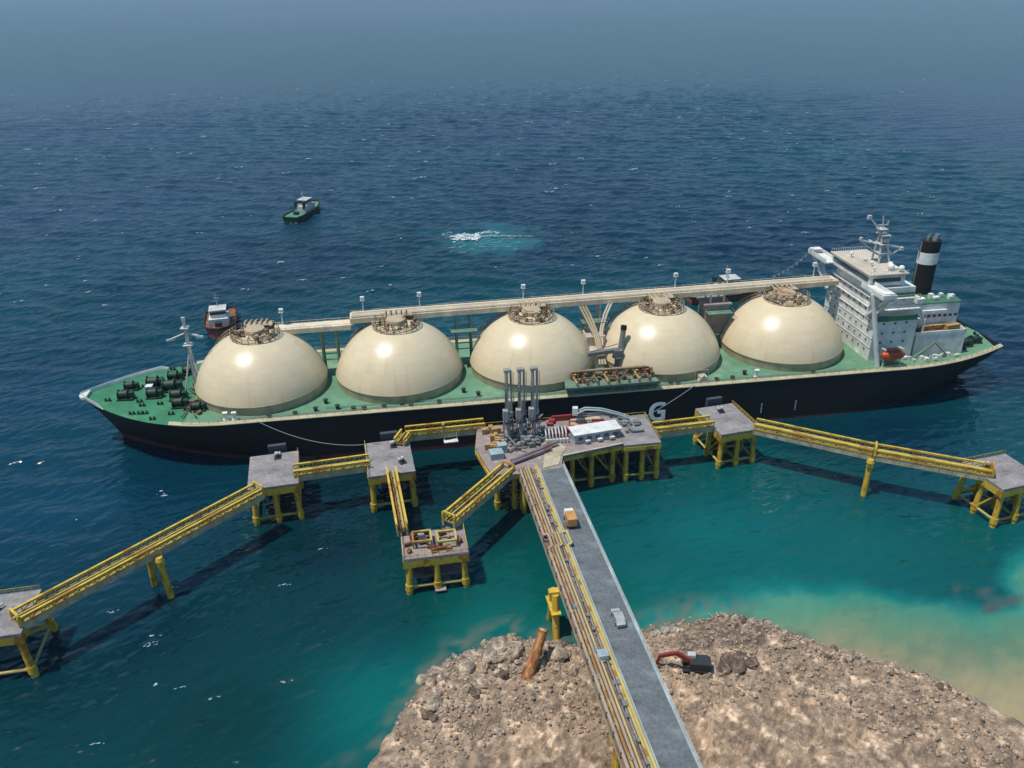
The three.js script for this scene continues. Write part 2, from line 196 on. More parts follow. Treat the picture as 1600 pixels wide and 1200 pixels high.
{ // boulders
  const kinds = []; for (let k = 0; k < 5; k++) { const g = new THREE.IcosahedronGeometry(1, 2).toNonIndexed(); const p = g.attributes.position, cuts = []; for (let c = 0; c < 7; c++) { const v = V(hash(c, k * 3 + 1) - 0.5, hash(c + 9, k * 5 + 2) - 0.5, hash(c + 20, k * 7 + 3) - 0.5).normalize(); cuts.push([v, 0.55 + 0.3 * hash(c, k + 40)]); } for (let i = 0; i < p.count; i++) { let x = p.getX(i), y = p.getY(i), z = p.getZ(i); for (const [v, d] of cuts) { const q = x * v.x + y * v.y + z * v.z - d; if (q > 0) { x -= v.x * q; y -= v.y * q; z -= v.z * q; } } const f = 0.95 + 0.3 * vnoise(x * 2.6 + k * 9 + 5, y * 2.6 + z * 2.1 + 9) ; p.setXYZ(i, x * f * 1.15, y * f * 0.75, z * f); } g.computeVertexNormals(); boxUV(g, 0.3); kinds.push(g); }
  const place = (x, z, r, m, label, group) => { const o = new THREE.Mesh(kinds[Math.floor(rnd() * 5)], m); o.name = numbered('boulder'); o.scale.set(r, r * rr(0.8, 1.2), r * rr(0.8, 1.1)); o.rotation.y = rr(0, 6.28); o.position.set(x, Math.max(landH(x, z), -0.3) + r * 0.2, z); o.castShadow = o.receiveShadow = true; scene.add(o); tag(o, label, 'boulder', group); };
  const rm = () => { const t = rnd(); return t < 0.5 ? mat.rock : t < 0.78 ? mat.rockpale : mat.rockdark; };
  for (let i = 0; i < 120; i++) { const x = rr(-40, -9), z = coastZ(x) + rr(-1.6, 12); place(x, z, rr(0.4, 0.7) + 0.8 * rnd() * rnd() * 1.2, rm(), 'rough boulder among the tan rocks left of the trestle', 'boulders on the shore left of the trestle'); }
  for (const [x, z, r] of [[-24.5, 104.6, 2.0], [-21.4, 105.4, 1.7], [-26.6, 107.2, 1.6], [-31, 108.5, 1.5], [-17.6, 106.6, 1.5], [-12.6, 108.4, 1.6]]) place(x, z, r, mat.rockpale, 'large pale boulder among the smaller rocks left of the trestle', 'large boulders left of the trestle');
  for (const [x, z, r] of [[20, 114.5, 1.5], [22.5, 114, 1.3], [21, 116.4, 1.7], [24, 116, 1.4], [18.3, 116.6, 1.2]]) place(x, z, r, mat.rockdark, 'dark boulder in the heap right of the red excavator', 'dark boulders heaped beside the excavator');
  for (const [x, z, r] of [[8.3, 104.6, 0.9], [10.4, 104.2, 1.0], [12.6, 104.1, 0.9]]) place(x, z, r, M([0.66, 0.62, 0.56], 0.95, 'rock'), 'whitish boulder at the waterline right of the trestle', 'white boulders at the waterline');
  for (let i = 0; i < 80; i++) { const x = rr(24, 59), z = coastZ(x) + rr(-0.8, 5); place(x, z, rr(0.3, 0.95), rm(), 'small brown boulder along the sandy shoreline right of the rubble mound', 'boulders along the right shoreline'); }
  const small = kinds.map((_, k) => { const g = new THREE.IcosahedronGeometry(1, 0).toNonIndexed(), p = g.attributes.position; for (let i = 0; i < p.count; i++) { const f = 0.7 + 0.6 * hash(Math.round(p.getX(i) * 50) + k * 7, Math.round(p.getY(i) * 50 + p.getZ(i) * 91)); p.setXYZ(i, p.getX(i) * f, p.getY(i) * f * 0.8, p.getZ(i) * f); } g.computeVertexNormals(); return boxUV(g, 0.3); });
  const s = []; for (let i = 0; i < 3200; i++) { const x = rr(-45, 62), z = coastZ(x) + rr(-1.5, 24), g = small[i % 5].clone(), r = rr(0.12, 0.5); g.applyMatrix4(new THREE.Matrix4().compose(V(x, landH(x, z) + r * 0.2, z), new THREE.Quaternion().setFromEuler(new THREE.Euler(rnd() * 6, rnd() * 6, 0)), V(r, r, r))); s.push(g); }
  const o = new THREE.Mesh(mergeGeometries(s), mat.rock); o.name = 'shore_rubble'; o.castShadow = o.receiveShadow = true; scene.add(o); tag(o, 'loose stones scattered over the shore', 'rubble', null, 'stuff');
}
{ // foam
  const flake = (arr, x, z, L, W, a, y = 0.35) => { const n = 11, ph = rr(0, 9), pts = []; for (let i = 0; i < n; i++) { const t = i / n * 6.283, r = 0.45 + 0.75 * vnoise(ph + i * 0.9, ph); pts.push([Math.cos(t) * L * r, Math.sin(t) * W * r]); } const s = new THREE.Shape(pts.map((p) => new THREE.Vector2(...p))); const g = new THREE.ExtrudeGeometry(s, { depth: 0.03, bevelEnabled: true, bevelSize: Math.min(0.1, W * 0.2), bevelThickness: 0.02, bevelSegments: 1 }); g.rotateX(-Math.PI / 2); g.rotateY(a); g.translate(x, y, z); arr.push(g.index ? g.toNonIndexed() : g); };
  const fm = M([0.80, 0.87, 0.90], 0.9, 'grime'), fm2 = M([0.34, 0.47, 0.52], 0.9, 'grime');
  const big = [], thin = [];
  for (let i = 0; i < 170; i++) { const q = (rnd() + rnd() - 1); flake(big, -3 + q * 8, -186 + (rnd() + rnd() - 1) * 6.5 + q * q * 4, rr(0.5, 1.9), rr(0.25, 0.7), rr(-0.3, 0.5), 0.55); }
  for (let i = 0; i < 46; i++) { const t = rnd(); flake(big, 2 + t * 13, -189 - 4 * Math.sin(t * 3.1) + rr(-1.6, 1.6), rr(0.4, 1.2), rr(0.15, 0.4), rr(0.1, 0.8), 0.5); }
  for (let i = 0; i < 120; i++) { const t = rnd(); flake(thin, -15 + t * 46, -191 + t * 10 + rr(-4, 3) * (1 - t), rr(0.5, 2.2), rr(0.1, 0.35), rr(-0.2, 0.4)); }
  for (let i = 0; i < 40; i++) flake(thin, rr(-14, 22), rr(-182, -158), rr(0.6, 2.4), rr(0.1, 0.3), rr(-0.1, 0.5));
  const b = thing('breaking_wave', 'large patch of white foam breaking on open sea behind the ship', 'foam');
  for (const [a, m, nm] of [[big, fm, 'thick_foam'], [thin, fm2, 'thin_foam']]) { const g = mergeGeometries(a); const o = new THREE.Mesh(boxUV(g, 0.3), m); o.name = nm; o.receiveShadow = true; b.add(stuff(o)); }
  const caps = [];
  const spots = [[-275, -611], [-195, -585], [-113, -562], [-148, -391], [-290, -399], [-237, -287], [57, -274], [62, -281], [126, -325], [-95, -162], [-82, -134], [-127, 39.5], [-124, 41.5], [-106, 33], [-105, 35], [-180, -560], [40, -560], [200, -430], [160, -240], [170, -160], [-20, -330], [-330, -500], [250, -520], [-60, -480], [152, 4], [155, -2]];
  for (const [x, z] of spots) {  const far = z < -250 ? 1.5 : 0.9; const k = z > 0 ? 3 : 7 + Math.floor(rnd() * 7); for (let i = 0; i < k; i++) flake(caps, x + (rnd() + rnd() - 1) * 3 * far, z + (rnd() + rnd() - 1) * 2 * far, rr(0.2, 0.8) * far, rr(0.08, 0.3) * far, rr(-0.2, 0.8), z > 0 ? 0.2 : 0.5); }
  for (let i = 0; i < 230; i++) { const z = -rr(90, 900), x = rr(-0.62, 0.62) * (260 - z), f = z < -350 ? 1.6 : 1, k = 1 + Math.floor(rnd() * 4); for (let j = 0; j < k; j++) flake(caps, x + rr(-1.6, 1.6) * f, z + rr(-1, 1) * f, rr(0.3, 1.2) * f, rr(0.1, 0.34) * f, rr(0.1, 0.6), 0.45); }
  for (let i = 0; i < 12; i++) { const x = rr(-125, -60), z = rr(66, 112) - (x + 88) * 0.3; for (let j = 0; j < 5; j++) flake(caps, x + rr(-1.4, 1.4), z + rr(-0.3, 0.3), rr(0.15, 0.5), rr(0.04, 0.12), rr(0.1, 0.5), 0.1); }
  const g = mergeGeometries(caps), o = new THREE.Mesh(boxUV(g, 0.3), M([0.50, 0.60, 0.65], 0.9, 'grime')); o.name = 'whitecap_foam'; scene.add(o); tag(o, 'small flecks of whitecap foam scattered over the sea', 'foam', null, 'stuff');
}

// ---------------------------------------------------------------- the gas carrier
const HB = 22.9, DK = 13.4;
const deckY = (x) => DK + (x < -95 ? 1.1 * Math.pow((-95 - x) / 37, 2) : 0);
function halfAt(x, y) {
  const t = clamp(y / 14), xs = lerp(-124, -132.3, Math.pow(t, 1.3)), xe = lerp(144, 150.6, Math.pow(t, 0.6)), Le = lerp(64, 45, t), p = lerp(1.9, 2.4, t), Ls = lerp(52, 39, t), end = 13 * Math.pow(t, 0.6);
  if (x <= xs || x > xe + 1e-6) return x > xe ? 0 : 0;
  const u = clamp((x - xs) / Le), v = clamp((xe - x) / Ls); return HB * (1 - Math.pow(1 - u, p)) * 1 - (HB - end) * Math.pow(1 - v, 2);
}
const xRange = (y) => { const t = clamp(y / 14); return [lerp(-124, -132.3, Math.pow(t, 1.3)), lerp(144, 150.6, Math.pow(t, 0.6))]; };
const ship = thing('gas_carrier', 'huge black-hulled gas carrier with five cream tank domes moored along the jetty', 'ship');
function hullSkin(ylo, yhi, nv, out = 0) { // both sides and the transom between two heights
  const pos = [], idx = [], N = 110, q = (i) => { const s = i / N; return s < 0.5 ? 0.5 * Math.pow(2 * s, 1.5) : 1 - 0.5 * Math.pow(2 * (1 - s), 1.3); };
  for (const sd of [1, -1]) { const base = pos.length / 3; for (let i = 0; i <= N; i++) for (let j = 0; j <= nv; j++) { const s = q(i), xm = lerp(-128, 148, s), y = lerp(ylo(xm), yhi(xm), j / nv), [a, b] = xRange(y), x = lerp(a, b, s); pos.push(x, y, sd * (halfAt(Math.min(Math.max(x, a + 1e-4), b), y) + out)); if (i && j) { const o = base + i * (nv + 1) + j, d = o - nv - 2; idx.push(d, o - 1, d + 1, d + 1, o - 1, o); } } }
  const M2 = (N + 1) * (nv + 1); for (let j = 1; j <= nv; j++) { const a = N * (nv + 1) + j, b = M2 + a; idx.push(a - 1, b - 1, a, a, b - 1, b); }
  return custom(pos, idx);
}
const bootY = (x) => lerp(1.9, 0.55, clamp((x + 128) / 150));
{ let m = new MB(); m.add(hullSkin(bootY, (x) => deckY(x) + 0.25, 12)); m.build('hull', mat.hull, ship, 0.03);
  m = new MB(); m.add(hullSkin((x) => -2.5, bootY, 3)); m.build('boot_topping', mat.red, ship, 0.05); }
function deckPoly(x0, x1, inset, dy) { const pos = [], idx = [], n = 90; for (let i = 0; i <= n; i++) { const x = lerp(x0, x1, i / n), y = deckY(x) + dy, h = Math.max(0.02, halfAt(x, deckY(x)) - inset); pos.push(x, y, h, x, y, -h); if (i) { const o = i * 2; idx.push(o - 2, o - 1, o, o, o - 1, o + 1); } } return custom(pos, idx); }
new MB().add(deckPoly(-100, 150.5, 0.2, 0)).build('main_deck', mat.deck, ship, 0.03);
new MB().add(deckPoly(-132, -100, 0.2, 0)).build('foredeck', mat.foredeck, ship, 0.05);
{ // cream gunwale along both sides
  for (const sd of [1, -1]) { const pos = [], idx = [], n = 120, prof = [[0.12, 0.1], [0.12, 0.5], [-1.5, 0.5], [-1.5, 0.02]]; for (let i = 0; i <= n; i++) { const x = lerp(-104, 150.4, i / n), h = halfAt(x, DK); prof.forEach(([o, y], k) => { pos.push(x, deckY(x) + y, sd * (h + o)); if (i && k) { const q = i * 4 + k, a = q - 5; idx.push(a, q - 1, a + 1, a + 1, q - 1, q); } }); } new MB().add(custom(pos, idx)).build('gunwale', mat.edge, ship, 0.05); }
  for (const sd of [1, -1]) { const m = new MB(); for (let x = -100; x < 148; x += 2.4) { const z = sd * (halfAt(x, DK) - 0.2), z2 = sd * (halfAt(Math.min(x + 2.4, 150), DK) - 0.2), y = deckY(x); m.box(0.09, 1.1, 0.09, x, y + 1.0, z); for (const k of [0.55, 1.05]) m.beam([x, y + 0.5 + k, z], [x + 2.4, deckY(x + 2.4) + 0.5 + k, z2], 0.07); } stuff(m.build('deck_railing', mat.edge, ship)); }
  for (const sd of [1, -1]) { const pos = [], idx = [], n = 40; for (let i = 0; i <= n; i++) { const x = lerp(-132.2, sd > 0 ? -124 : -112, i / n), h = halfAt(Math.max(x, -132.2), 14), hh = 1.2 * smooth(sd > 0 ? -123.5 : -111.5, sd > 0 ? -126 : -114, x); [[0.05, -0.1], [0.3, hh], [-0.05, hh + 0.02], [-0.35, 0]].forEach(([o, y], k) => { pos.push(x - 0.3 * (1 - i / n), deckY(x) + y, sd * (h + o)); if (i && k) { const q = i * 4 + k, a = q - 5; idx.push(a, q - 1, a + 1, a + 1, q - 1, q); } }); } new MB().add(custom(pos, idx)).build('bulwark', mat.white, ship); }
  new MB().prism([[-132.6, -1.2], [-131.6, -2.6], [-130.4, -2.8], [-130.4, 2.8], [-131.6, 2.6], [-132.6, 1.2]], 14.5, 15.3).build('stem_platform', mat.white, ship);
}
// tank domes
const RA = 18.95, RH = 0.78 * RA, RS = (RA * RA + RH * RH) / (2 * RH), RING = 16.2;
for (let k = 0; k < 5; k++) {
  const X = (k - 2) * 40.5, pts = [], a0 = Math.asin(RA / RS);
  for (let i = 0; i <= 40; i++) { const a = a0 * i / 40; pts.push([RS * Math.sin(a), RING + RH - RS + RS * Math.cos(a)]); }
  const g = new THREE.LatheGeometry(pts.map((p) => new THREE.Vector2(Math.max(p[0], 0.001), p[1])), 96, k * 1.3); g.translate(X, 0, 0);
  const dome = new THREE.Mesh(g, mat.dome); dome.name = 'tank_dome'; dome.castShadow = dome.receiveShadow = true; ship.add(dome);
  let m = new MB().lathe([[RA, RING], [RA + 0.12, RING - 0.06], [RA + 0.12, RING - 0.35], [RA - 0.05, RING - 0.45], [RA - 0.15, DK + 0.6], [RA - 0.2, DK + 0.1], [RA - 0.2, DK - 0.05]], X, 0, 0, 72); m.build('dome_skirt', mat.skirt, dome, 0.08);
  m = new MB(); const top = RING + RH; // crown fittings: a low drum, pipes, valves, small railed deck
  m.lathe([[6.3, top - 1.3], [6.3, top - 0.55], [0, top - 0.45]], X, 0, 0, 32); m.lathe([[3.0, top - 0.5], [3.0, top + 0.9], [2.7, top + 1.2], [0, top + 1.35]], X, 0, 0, 28); m.box(7.4, 0.25, 3.2, X + 1.2, top + 0.9, -3.6); m.build('crown_deck', mat.tan, dome);
  m = new MB(); for (let q = 0; q < 22; q++) { const a = q / 22 * 6.283; m.tube([X + 6.9 * Math.cos(a), top - 1.4, 6.9 * Math.sin(a)], [X + 6.9 * Math.cos(a), top + 1.0, 6.9 * Math.sin(a)], 0.1, 0.1, 5); } for (const y of [-0.9, 0.1, 0.95]) m.lathe([[6.82, top + y - 0.07], [6.98, top + y], [6.82, top + y + 0.07]], X, 0, 0, 32); stuff(m.build('crown_railing', mat.tan, dome));
  m = new MB(); const m2 = new MB(); for (let i = 0; i < 70; i++) { const a = rnd() * 6.283, r = 2.6 + rnd() * 4.0, x = X + r * Math.cos(a), z = r * Math.sin(a), y = top - 0.6; const q = rnd() < 0.6 ? m : m2; const t = rnd(); if (t < 0.4) q.box(rr(0.4, 1.1), rr(0.5, 1.9), rr(0.4, 1.1), x, y + 0.6, z, rnd()); else if (t < 0.62) q.tube([x, y, z], [x, y + rr(1.0, 2.4), z], rr(0.14, 0.3), 0.16, 6); else { const b = a + 1.57, L = rr(1, 3); q.tube([x, y + 0.7, z], [x + L * Math.cos(b), y + 0.7, z + L * Math.sin(b)], rr(0.14, 0.26), 0.18, 6); } }
  for (let i = 0; i < 5; i++) { const x = X - 3 + i * 1.5; m2.path([[x, top + 0.6, -2.2], [x, top + 1.7, -3.2], [x + 0.2, top + 1.6, -5.2], [x + 0.3, top + 0.9, -6.4]], 0.26, 6, 12); }
  stuff(m.build('crown_valves', mat.brown, dome)); stuff(m2.build('crown_pipework', mat.tan, dome));
  m = new MB(); for (const off of [-0.55, 0.55]) { const p = []; for (let i = 0; i <= 12; i++) { const a = lerp(0.40, a0, i / 12), r = (RS + 0.55) * Math.sin(a), y = RING + RH - RS + (RS + 0.55) * Math.cos(a), th = 3.75; p.push([X + r * Math.cos(th) - off * Math.sin(th), y, r * Math.sin(th) + off * Math.cos(th)]); } m.path(p, 0.11, 5, 24); p.forEach((q) => m.tube(q, [q[0], q[1] + 1.0, q[2]], 0.06, 0.06, 4)); m.path(p.map((q) => [q[0], q[1] + 1.0, q[2]]), 0.07, 4, 24); }
  for (let i = 0; i <= 40; i++) { const a = lerp(0.40, a0, i / 40), r = (RS + 0.5) * Math.sin(a), y = RING + RH - RS + (RS + 0.5) * Math.cos(a); m.box(1.1, 0.06, 0.4, X + r * Math.cos(3.75), y, r * Math.sin(3.75), -3.75 + Math.PI / 2); } stuff(m.build('dome_stair', mat.tan, dome));
}
{ // raised pipe passage behind the dome crowns
  const zc = (x) => lerp(-5.2, -8.6, (x + 78) / 178), yy = (x) => x < -54 ? 28.9 : lerp(30.9, 31.6, (x + 54) / 154);
  const seg = (x0, x1) => { const w = thing; const m = new MB(); m.beam([x0, yy(x0 + 0.01), zc(x0)], [x1, yy(x1 - 0.01), zc(x1)], 5.2, 1.3); return m; };
  let m = seg(-86, -54); m.beam([-54.2, 28.9, zc(-54)], [-50.5, 30.9, zc(-50)], 3, 0.4); m.beam([-54, 30.9, zc(-54)], [101.5, 31.6, zc(101)], 5.4, 1.5); const pas = m.build('pipe_passage', mat.passage, ship);
  m = new MB(); for (const o of [-2.5, 2.5]) for (const h of [0.75, 1.35]) { m.beam([-86, 28.9 + h, zc(-86) + o], [-54, 28.9 + h, zc(-54) + o], 0.1); m.beam([-54, 30.9 + h, zc(-54) + o], [101, 31.6 + h, zc(101) + o], 0.1); }
  for (let x = -86; x < 101; x += 2.2) for (const o of [-2.5, 2.5]) m.box(0.1, 1.4, 0.1, x, yy(x) + 0.8, zc(x) + o); stuff(m.build('passage_railing', mat.passage, pas));
  for (const [o, r, mt] of [[-1.5, 0.42, mat.passage], [-0.3, 0.3, mat.cream], [0.7, 0.34, mat.passage], [1.7, 0.26, mat.cream]]) { m = new MB(); m.tube([-53.5, 31.9, zc(-53) + o], [100, 32.4, zc(100) + o], r, r, 8); m.build('cargo_pipe', mt, pas); }
  for (const x of [-60.75, -20.25, 20.25, 60.75]) { m = new MB(); for (const dx of [-2.2, 2.2]) { for (const o of [-2.2, 2.2]) m.tube([x + dx, DK, zc(x) + o], [x + dx, yy(x) - 0.3, zc(x) + o], 0.32, 0.32, 8); m.beam([x + dx, 20, zc(x) - 2.2], [x + dx, 28, zc(x) + 2.2], 0.25); } for (const h of [19, 25]) for (const o of [-2.2, 2.2]) m.beam([x - 2.2, h, zc(x) + o], [x + 2.2, h, zc(x) + o], 0.28); m.build('passage_tower', x > 0 ? mat.cream : mat.palegreen, pas); }
  for (const x of [-74, -50, -33, -1, 18, 48, 65.5, 95]) { m = new MB(); const y = yy(x); m.tube([x, y, zc(x) - 2.3], [x, y + 5.2, zc(x) - 2.3], 0.22, 0.16, 6); m.box(1.2, 0.7, 1.0, x, y + 5.3, zc(x) - 2.3); m.box(1.3, 0.15, 1.3, x, y + 4.6, zc(x) - 2.3); m.build('lamp_mast', mat.white, pas); }
  for (const [x, c] of [[-85, 0]]) { m = new MB(); for (let i = 0; i < 14; i++) m.box(0.5, 0.1, 2.2, x - 0.7 * i, 28.8 - 1.08 * i, zc(x)); m.build('passage_stair', mat.tan, pas); }
  // transverse galleries joining passage and deck between the domes
  for (const x of [-20.25, 20.25, 60.75]) { m = new MB(); m.beam([x - 4, 25.5, -3], [x + 4, 25.5, -3], 3.5, 0.4); for (const o of [-4.4, 4.4]) m.beam([x + o, 26.4, -4.6], [x + o, 26.4, -1.2], 0.1); m.beam([x - 4.4, 26.5, -1.2], [x + 4.4, 26.5, -1.2], 0.1); m.build('gallery', mat.palegreen, pas); }
  m = new MB(); m.box(7.5, 10, 7, 60.75, DK + 9, -8); m.box(9, 0.5, 8, 60.75, DK + 14.2, -8); m.build('equipment_house', mat.pinkgrey, ship);
}
{ // manifold and midship vent mast between the third and fourth domes
  let m = new MB(); m.prism([[7, 16], [33, 16], [34, 23.2], [6, 23.2]], 15.6, 16.1); for (let x = 8; x <= 33; x += 3.1) m.box(0.3, 2.4, 0.3, x, 14.5, 22.6); m.box(28, 0.5, 0.15, 20, 16.3, 23.25); const tray = m.build('manifold_platform', mat.palegreen, ship);
  for (let i = 0; i < 8; i++) { m = new MB(); const x = 9.5 + i * 3.05; m.path([[x, 17.3, 22.6], [x, 17.3, 17], [x + (20.2 - x) * 0.12, 17.5, 15.4], [x + (20.2 - x) * 0.2, 17.3, 14.2]], 0.36, 8, 18); m.tube([x, 17.3, 22.5], [x, 17.3, 22.9], 0.55, 0.55, 10); m.tube([x, 17.3, 19.4], [x, 18.6, 19.4], 0.2, 0.2, 6); m.box(0.7, 0.25, 0.7, x, 18.7, 19.4); m.build('manifold_pipe', i % 3 === 0 ? mat.ochre : i % 3 === 1 ? mat.rustbrown : mat.brown, tray); }
  m = new MB(); for (let i = 0; i < 40; i++) m.box(rr(0.4, 1.4), rr(0.4, 1.6), rr(0.4, 1.4), rr(8, 33), 16.6 + rnd(), rr(15.5, 21), rnd()); stuff(m.build('manifold_valves', mat.brown, tray));
  m = new MB(); for (let x = 6.5; x < 34; x += 1.8) m.box(0.08, 1.2, 0.08, x, 16.7, 23); for (const h of [0.6, 1.2]) m.box(27.5, 0.08, 0.08, 20, 16.1 + h, 23.05); stuff(m.build('manifold_railing', mat.edge, tray));
  for (let i = 0; i < 3; i++) { m = new MB(); const o = i * 0.9; m.path([[15.6 + o, 30.8, -5], [17.2 + o, 27.5, -2.5], [18.9 + o * 0.7, 23.5, 2], [19.4 + o * 0.6, 20, 7], [18.4 + o, 18, 13]], 0.36, 8, 24); m.build('riser_pipe', mat.tan, ship); }
  for (let i = 0; i < 2; i++) { m = new MB(); const o = i * 0.9; m.path([[26.4 - o, 30.8, -5], [24.2 - o, 27.5, -3], [22.2 - o * 0.7, 23.5, 0], [21.4 - o * 0.6, 20, 4]], 0.34, 8, 20); m.build('riser_pipe', mat.cream, ship); }
  for (let i = 0; i < 4; i++) { m = new MB(); m.tube([9, 17.4 + i * 0.35, 14.6 + i * 0.9], [32, 17.4 + i * 0.35, 14.6 + i * 0.9], 0.32, 0.32, 8); m.build('manifold_header', i % 2 ? mat.brown : mat.tan, ship); }
  m = new MB(); m.tube([24.6, DK, 10], [24.6, 19.5, 10], 0.95, 0.85, 12); m.box(2.6, 2.0, 2.6, 24.6, 20.4, 10); m.tube([24.6, 18.8, 10], [24.6, 19.2, 10], 1.7, 1.7, 12); const cr = m.build('deck_crane', mat.grey, ship);
  m = new MB(); m.beam([24.8, 21.2, 10], [15.2, 20.7, 10.4], 1.5, 1.1); m.beam([16, 21.4, 10.4], [24.6, 23.2, 10], 0.18); m.build('crane_jib', mat.steel, cr);
  m = new MB(); m.tube([25.6, 20.8, 9.4], [26.4, 27.2, 8.6], 0.95, 0.8, 12); const vm = m.build('vent_mast', mat.steel, ship); m = new MB(); m.tube([26.4, 27.1, 8.6], [26.5, 28.3, 8.5], 0.98, 0.9, 12); m.build('vent_cap', mat.black, vm);
  m = new MB(); m.box(8, 6, 9, 19.8, DK + 3, 1); m.box(6, 3, 6, 19.8, DK + 7.5, -1); m.build('compressor_house', mat.cream, ship);
  m = new MB(); m.box(2.2, 1.4, 2.2, 48, DK + 1.2, 19.5); m.beam([46.4, DK + 0.6, 20.4], [48.2, DK + 2.6, 20.4], 0.9, 0.2); m.box(0.12, 3.4, 0.12, 46, DK + 1.7, 19); m.box(0.12, 3.4, 0.12, 50, DK + 1.7, 19); m.box(4.2, 0.12, 0.12, 48, DK + 3.4, 19); m.build('deck_stair', mat.cream, ship);
}
{ // foredeck gear
  let m = new MB(); m.tube([-100, 14, 0], [-100, 36, 0], 0.75, 0.4, 10); m.beam([-104.2, 30.6, 0.6], [-100, 32, 0], 0.7, 0.35); m.beam([-96.6, 31.2, 0.8], [-100, 32, 0], 0.7, 0.35); m.box(2.6, 0.25, 2.6, -100, 28.4, 0); m.box(2.2, 0.2, 2.2, -100, 33.6, 0); m.box(0.9, 1.1, 0.9, -100, 36.2, 0); m.tube([-103, 14, 2], [-100, 27, 0], 0.25, 0.2, 6); m.tube([-97.4, 14, 2.5], [-100, 27, 0], 0.25, 0.2, 6); for (let y = 15; y < 34; y += 1.2) m.box(0.9, 0.08, 0.08, -99, y, 0.5); m.build('foremast', mat.offwhite, ship);
  m = new MB(); m.box(2.4, 0.6, 0.8, -104.3, 30.4, 0.7, 0.4); m.box(2.0, 0.6, 0.8, -96.2, 30.9, 0.9, -0.3); stuff(m.build('mast_lamps', mat.lightblue, ship));
  const winch = (x, z, s, mt) => { const w = new MB(), y = deckY(x); w.box(3.4 * s, 0.5, 2.4 * s, x, y + 0.25, z); w.tube([x - 1.3 * s, y + 1.2 * s, z], [x + 0.5 * s, y + 1.2 * s, z], 0.85 * s, 0.85 * s, 12); w.tube([x - 1.45 * s, y + 1.2 * s, z], [x - 1.3 * s, y + 1.2 * s, z], 1.15 * s, 1.15 * s, 12); w.tube([x + 0.5 * s, y + 1.2 * s, z], [x + 0.65 * s, y + 1.2 * s, z], 1.15 * s, 1.15 * s, 12); w.box(1.0 * s, 1.5 * s, 1.2 * s, x + 1.3 * s, y + 0.9 * s, z); w.build('mooring_winch', mt, ship); };
  for (const [x, z, s] of [[-119.5, 2.6, 1.3], [-119.5, -3.5, 1.2], [-113, -4.6, 1.5], [-111.6, 2.4, 1.3], [-108.2, -8.8, 1.3], [-107.5, -1.5, 1.6], [-104.5, 4.5, 1.4], [-103, 9.5, 1.3], [-104.8, -12.5, 1.2], [-97.5, 12.5, 1.2], [140, 4, 1.4], [141, -4, 1.4], [144, 8, 1.1], [139, 10, 1.2]]) winch(x, z, s, mat.darkgreen);
  m = new MB(); for (let i = 0; i < 26; i++) { const x = rr(-125, -98), h = halfAt(x, 14) - 1.5, z = rr(-h, h), y = deckY(x); for (const d of [-0.5, 0.5]) m.tube([x + d, y, z], [x + d, y + 0.9, z], 0.28, 0.34, 8); m.box(1.8, 0.15, 0.8, x, y + 0.07, z); } stuff(m.build('bollards', mat.darkgreen, ship));
  m = new MB(); for (let i = 0; i < 34; i++) { const x = rr(-102, -95.5), z = rr(-14, 16), y = deckY(x); if (rnd() < 0.5) m.tube([x, y + 0.6, z], [x + rr(-2, 2), y + 0.7, z + rr(2, 6)], 0.2, 0.2, 6); else m.box(rr(0.5, 1.8), rr(0.4, 1.8), rr(0.5, 1.8), x, y + 0.6, z, rnd()); } stuff(m.build('deck_piping', mat.brown, ship));
  m = new MB(); m.box(1.6, 2.2, 1.6, -113.5, deckY(-113) + 1.1, -0.6); m.box(2, 0.25, 2, -113.5, deckY(-113) + 2.3, -0.6); m.build('deck_locker', mat.white, ship);
  for (const [x, z] of [[-88.6, 20.6], [-86.2, 20.9], [64.5, 20.4]]) { m = new MB(); m.box(1.5, 0.4, 1.2, x, DK + 0.4, z); m.tube([x, DK + 0.5, z], [x, DK + 2.4, z], 0.45, 0.55, 10); m.box(1.3, 0.5, 1.1, x, DK + 2.5, z); m.build('ventilator', mat.white, ship); }
  m = new MB(); for (const [x, z] of [[-64.5, 19], [-62, 14.5], [-58.5, 18.6], [-70, 20.6], [-77, 21], [-40.5, 20.2], [-22.5, 14.5], [-18.5, 17.5], [-38, 21], [-30, 20.9], [-45.5, 20.7], [-54, 20.6], [-51, 21], [62, 17.5], [57, 20.5], [82, 21], [52, 20.8], [38, 20.5], [40, 21]]) { m.tube([x, DK, z], [x, DK + 1.1, z], 0.5, 0.55, 10); m.tube([x, DK + 1.1, z], [x, DK + 1.3, z], 0.75, 0.7, 10); } stuff(m.build('deck_vents', mat.dark, ship));
  m = new MB(); for (const z of [21.0, 20.3]) m.tube([-92, DK + 0.45, z], [96, DK + 0.45, z], 0.13, 0.13, 6); m.tube([-62, DK + 0.4, 18], [-18, DK + 0.4, 18.6], 0.1, 0.1, 6); stuff(m.build('deck_lines', mat.palegreen, ship));
}
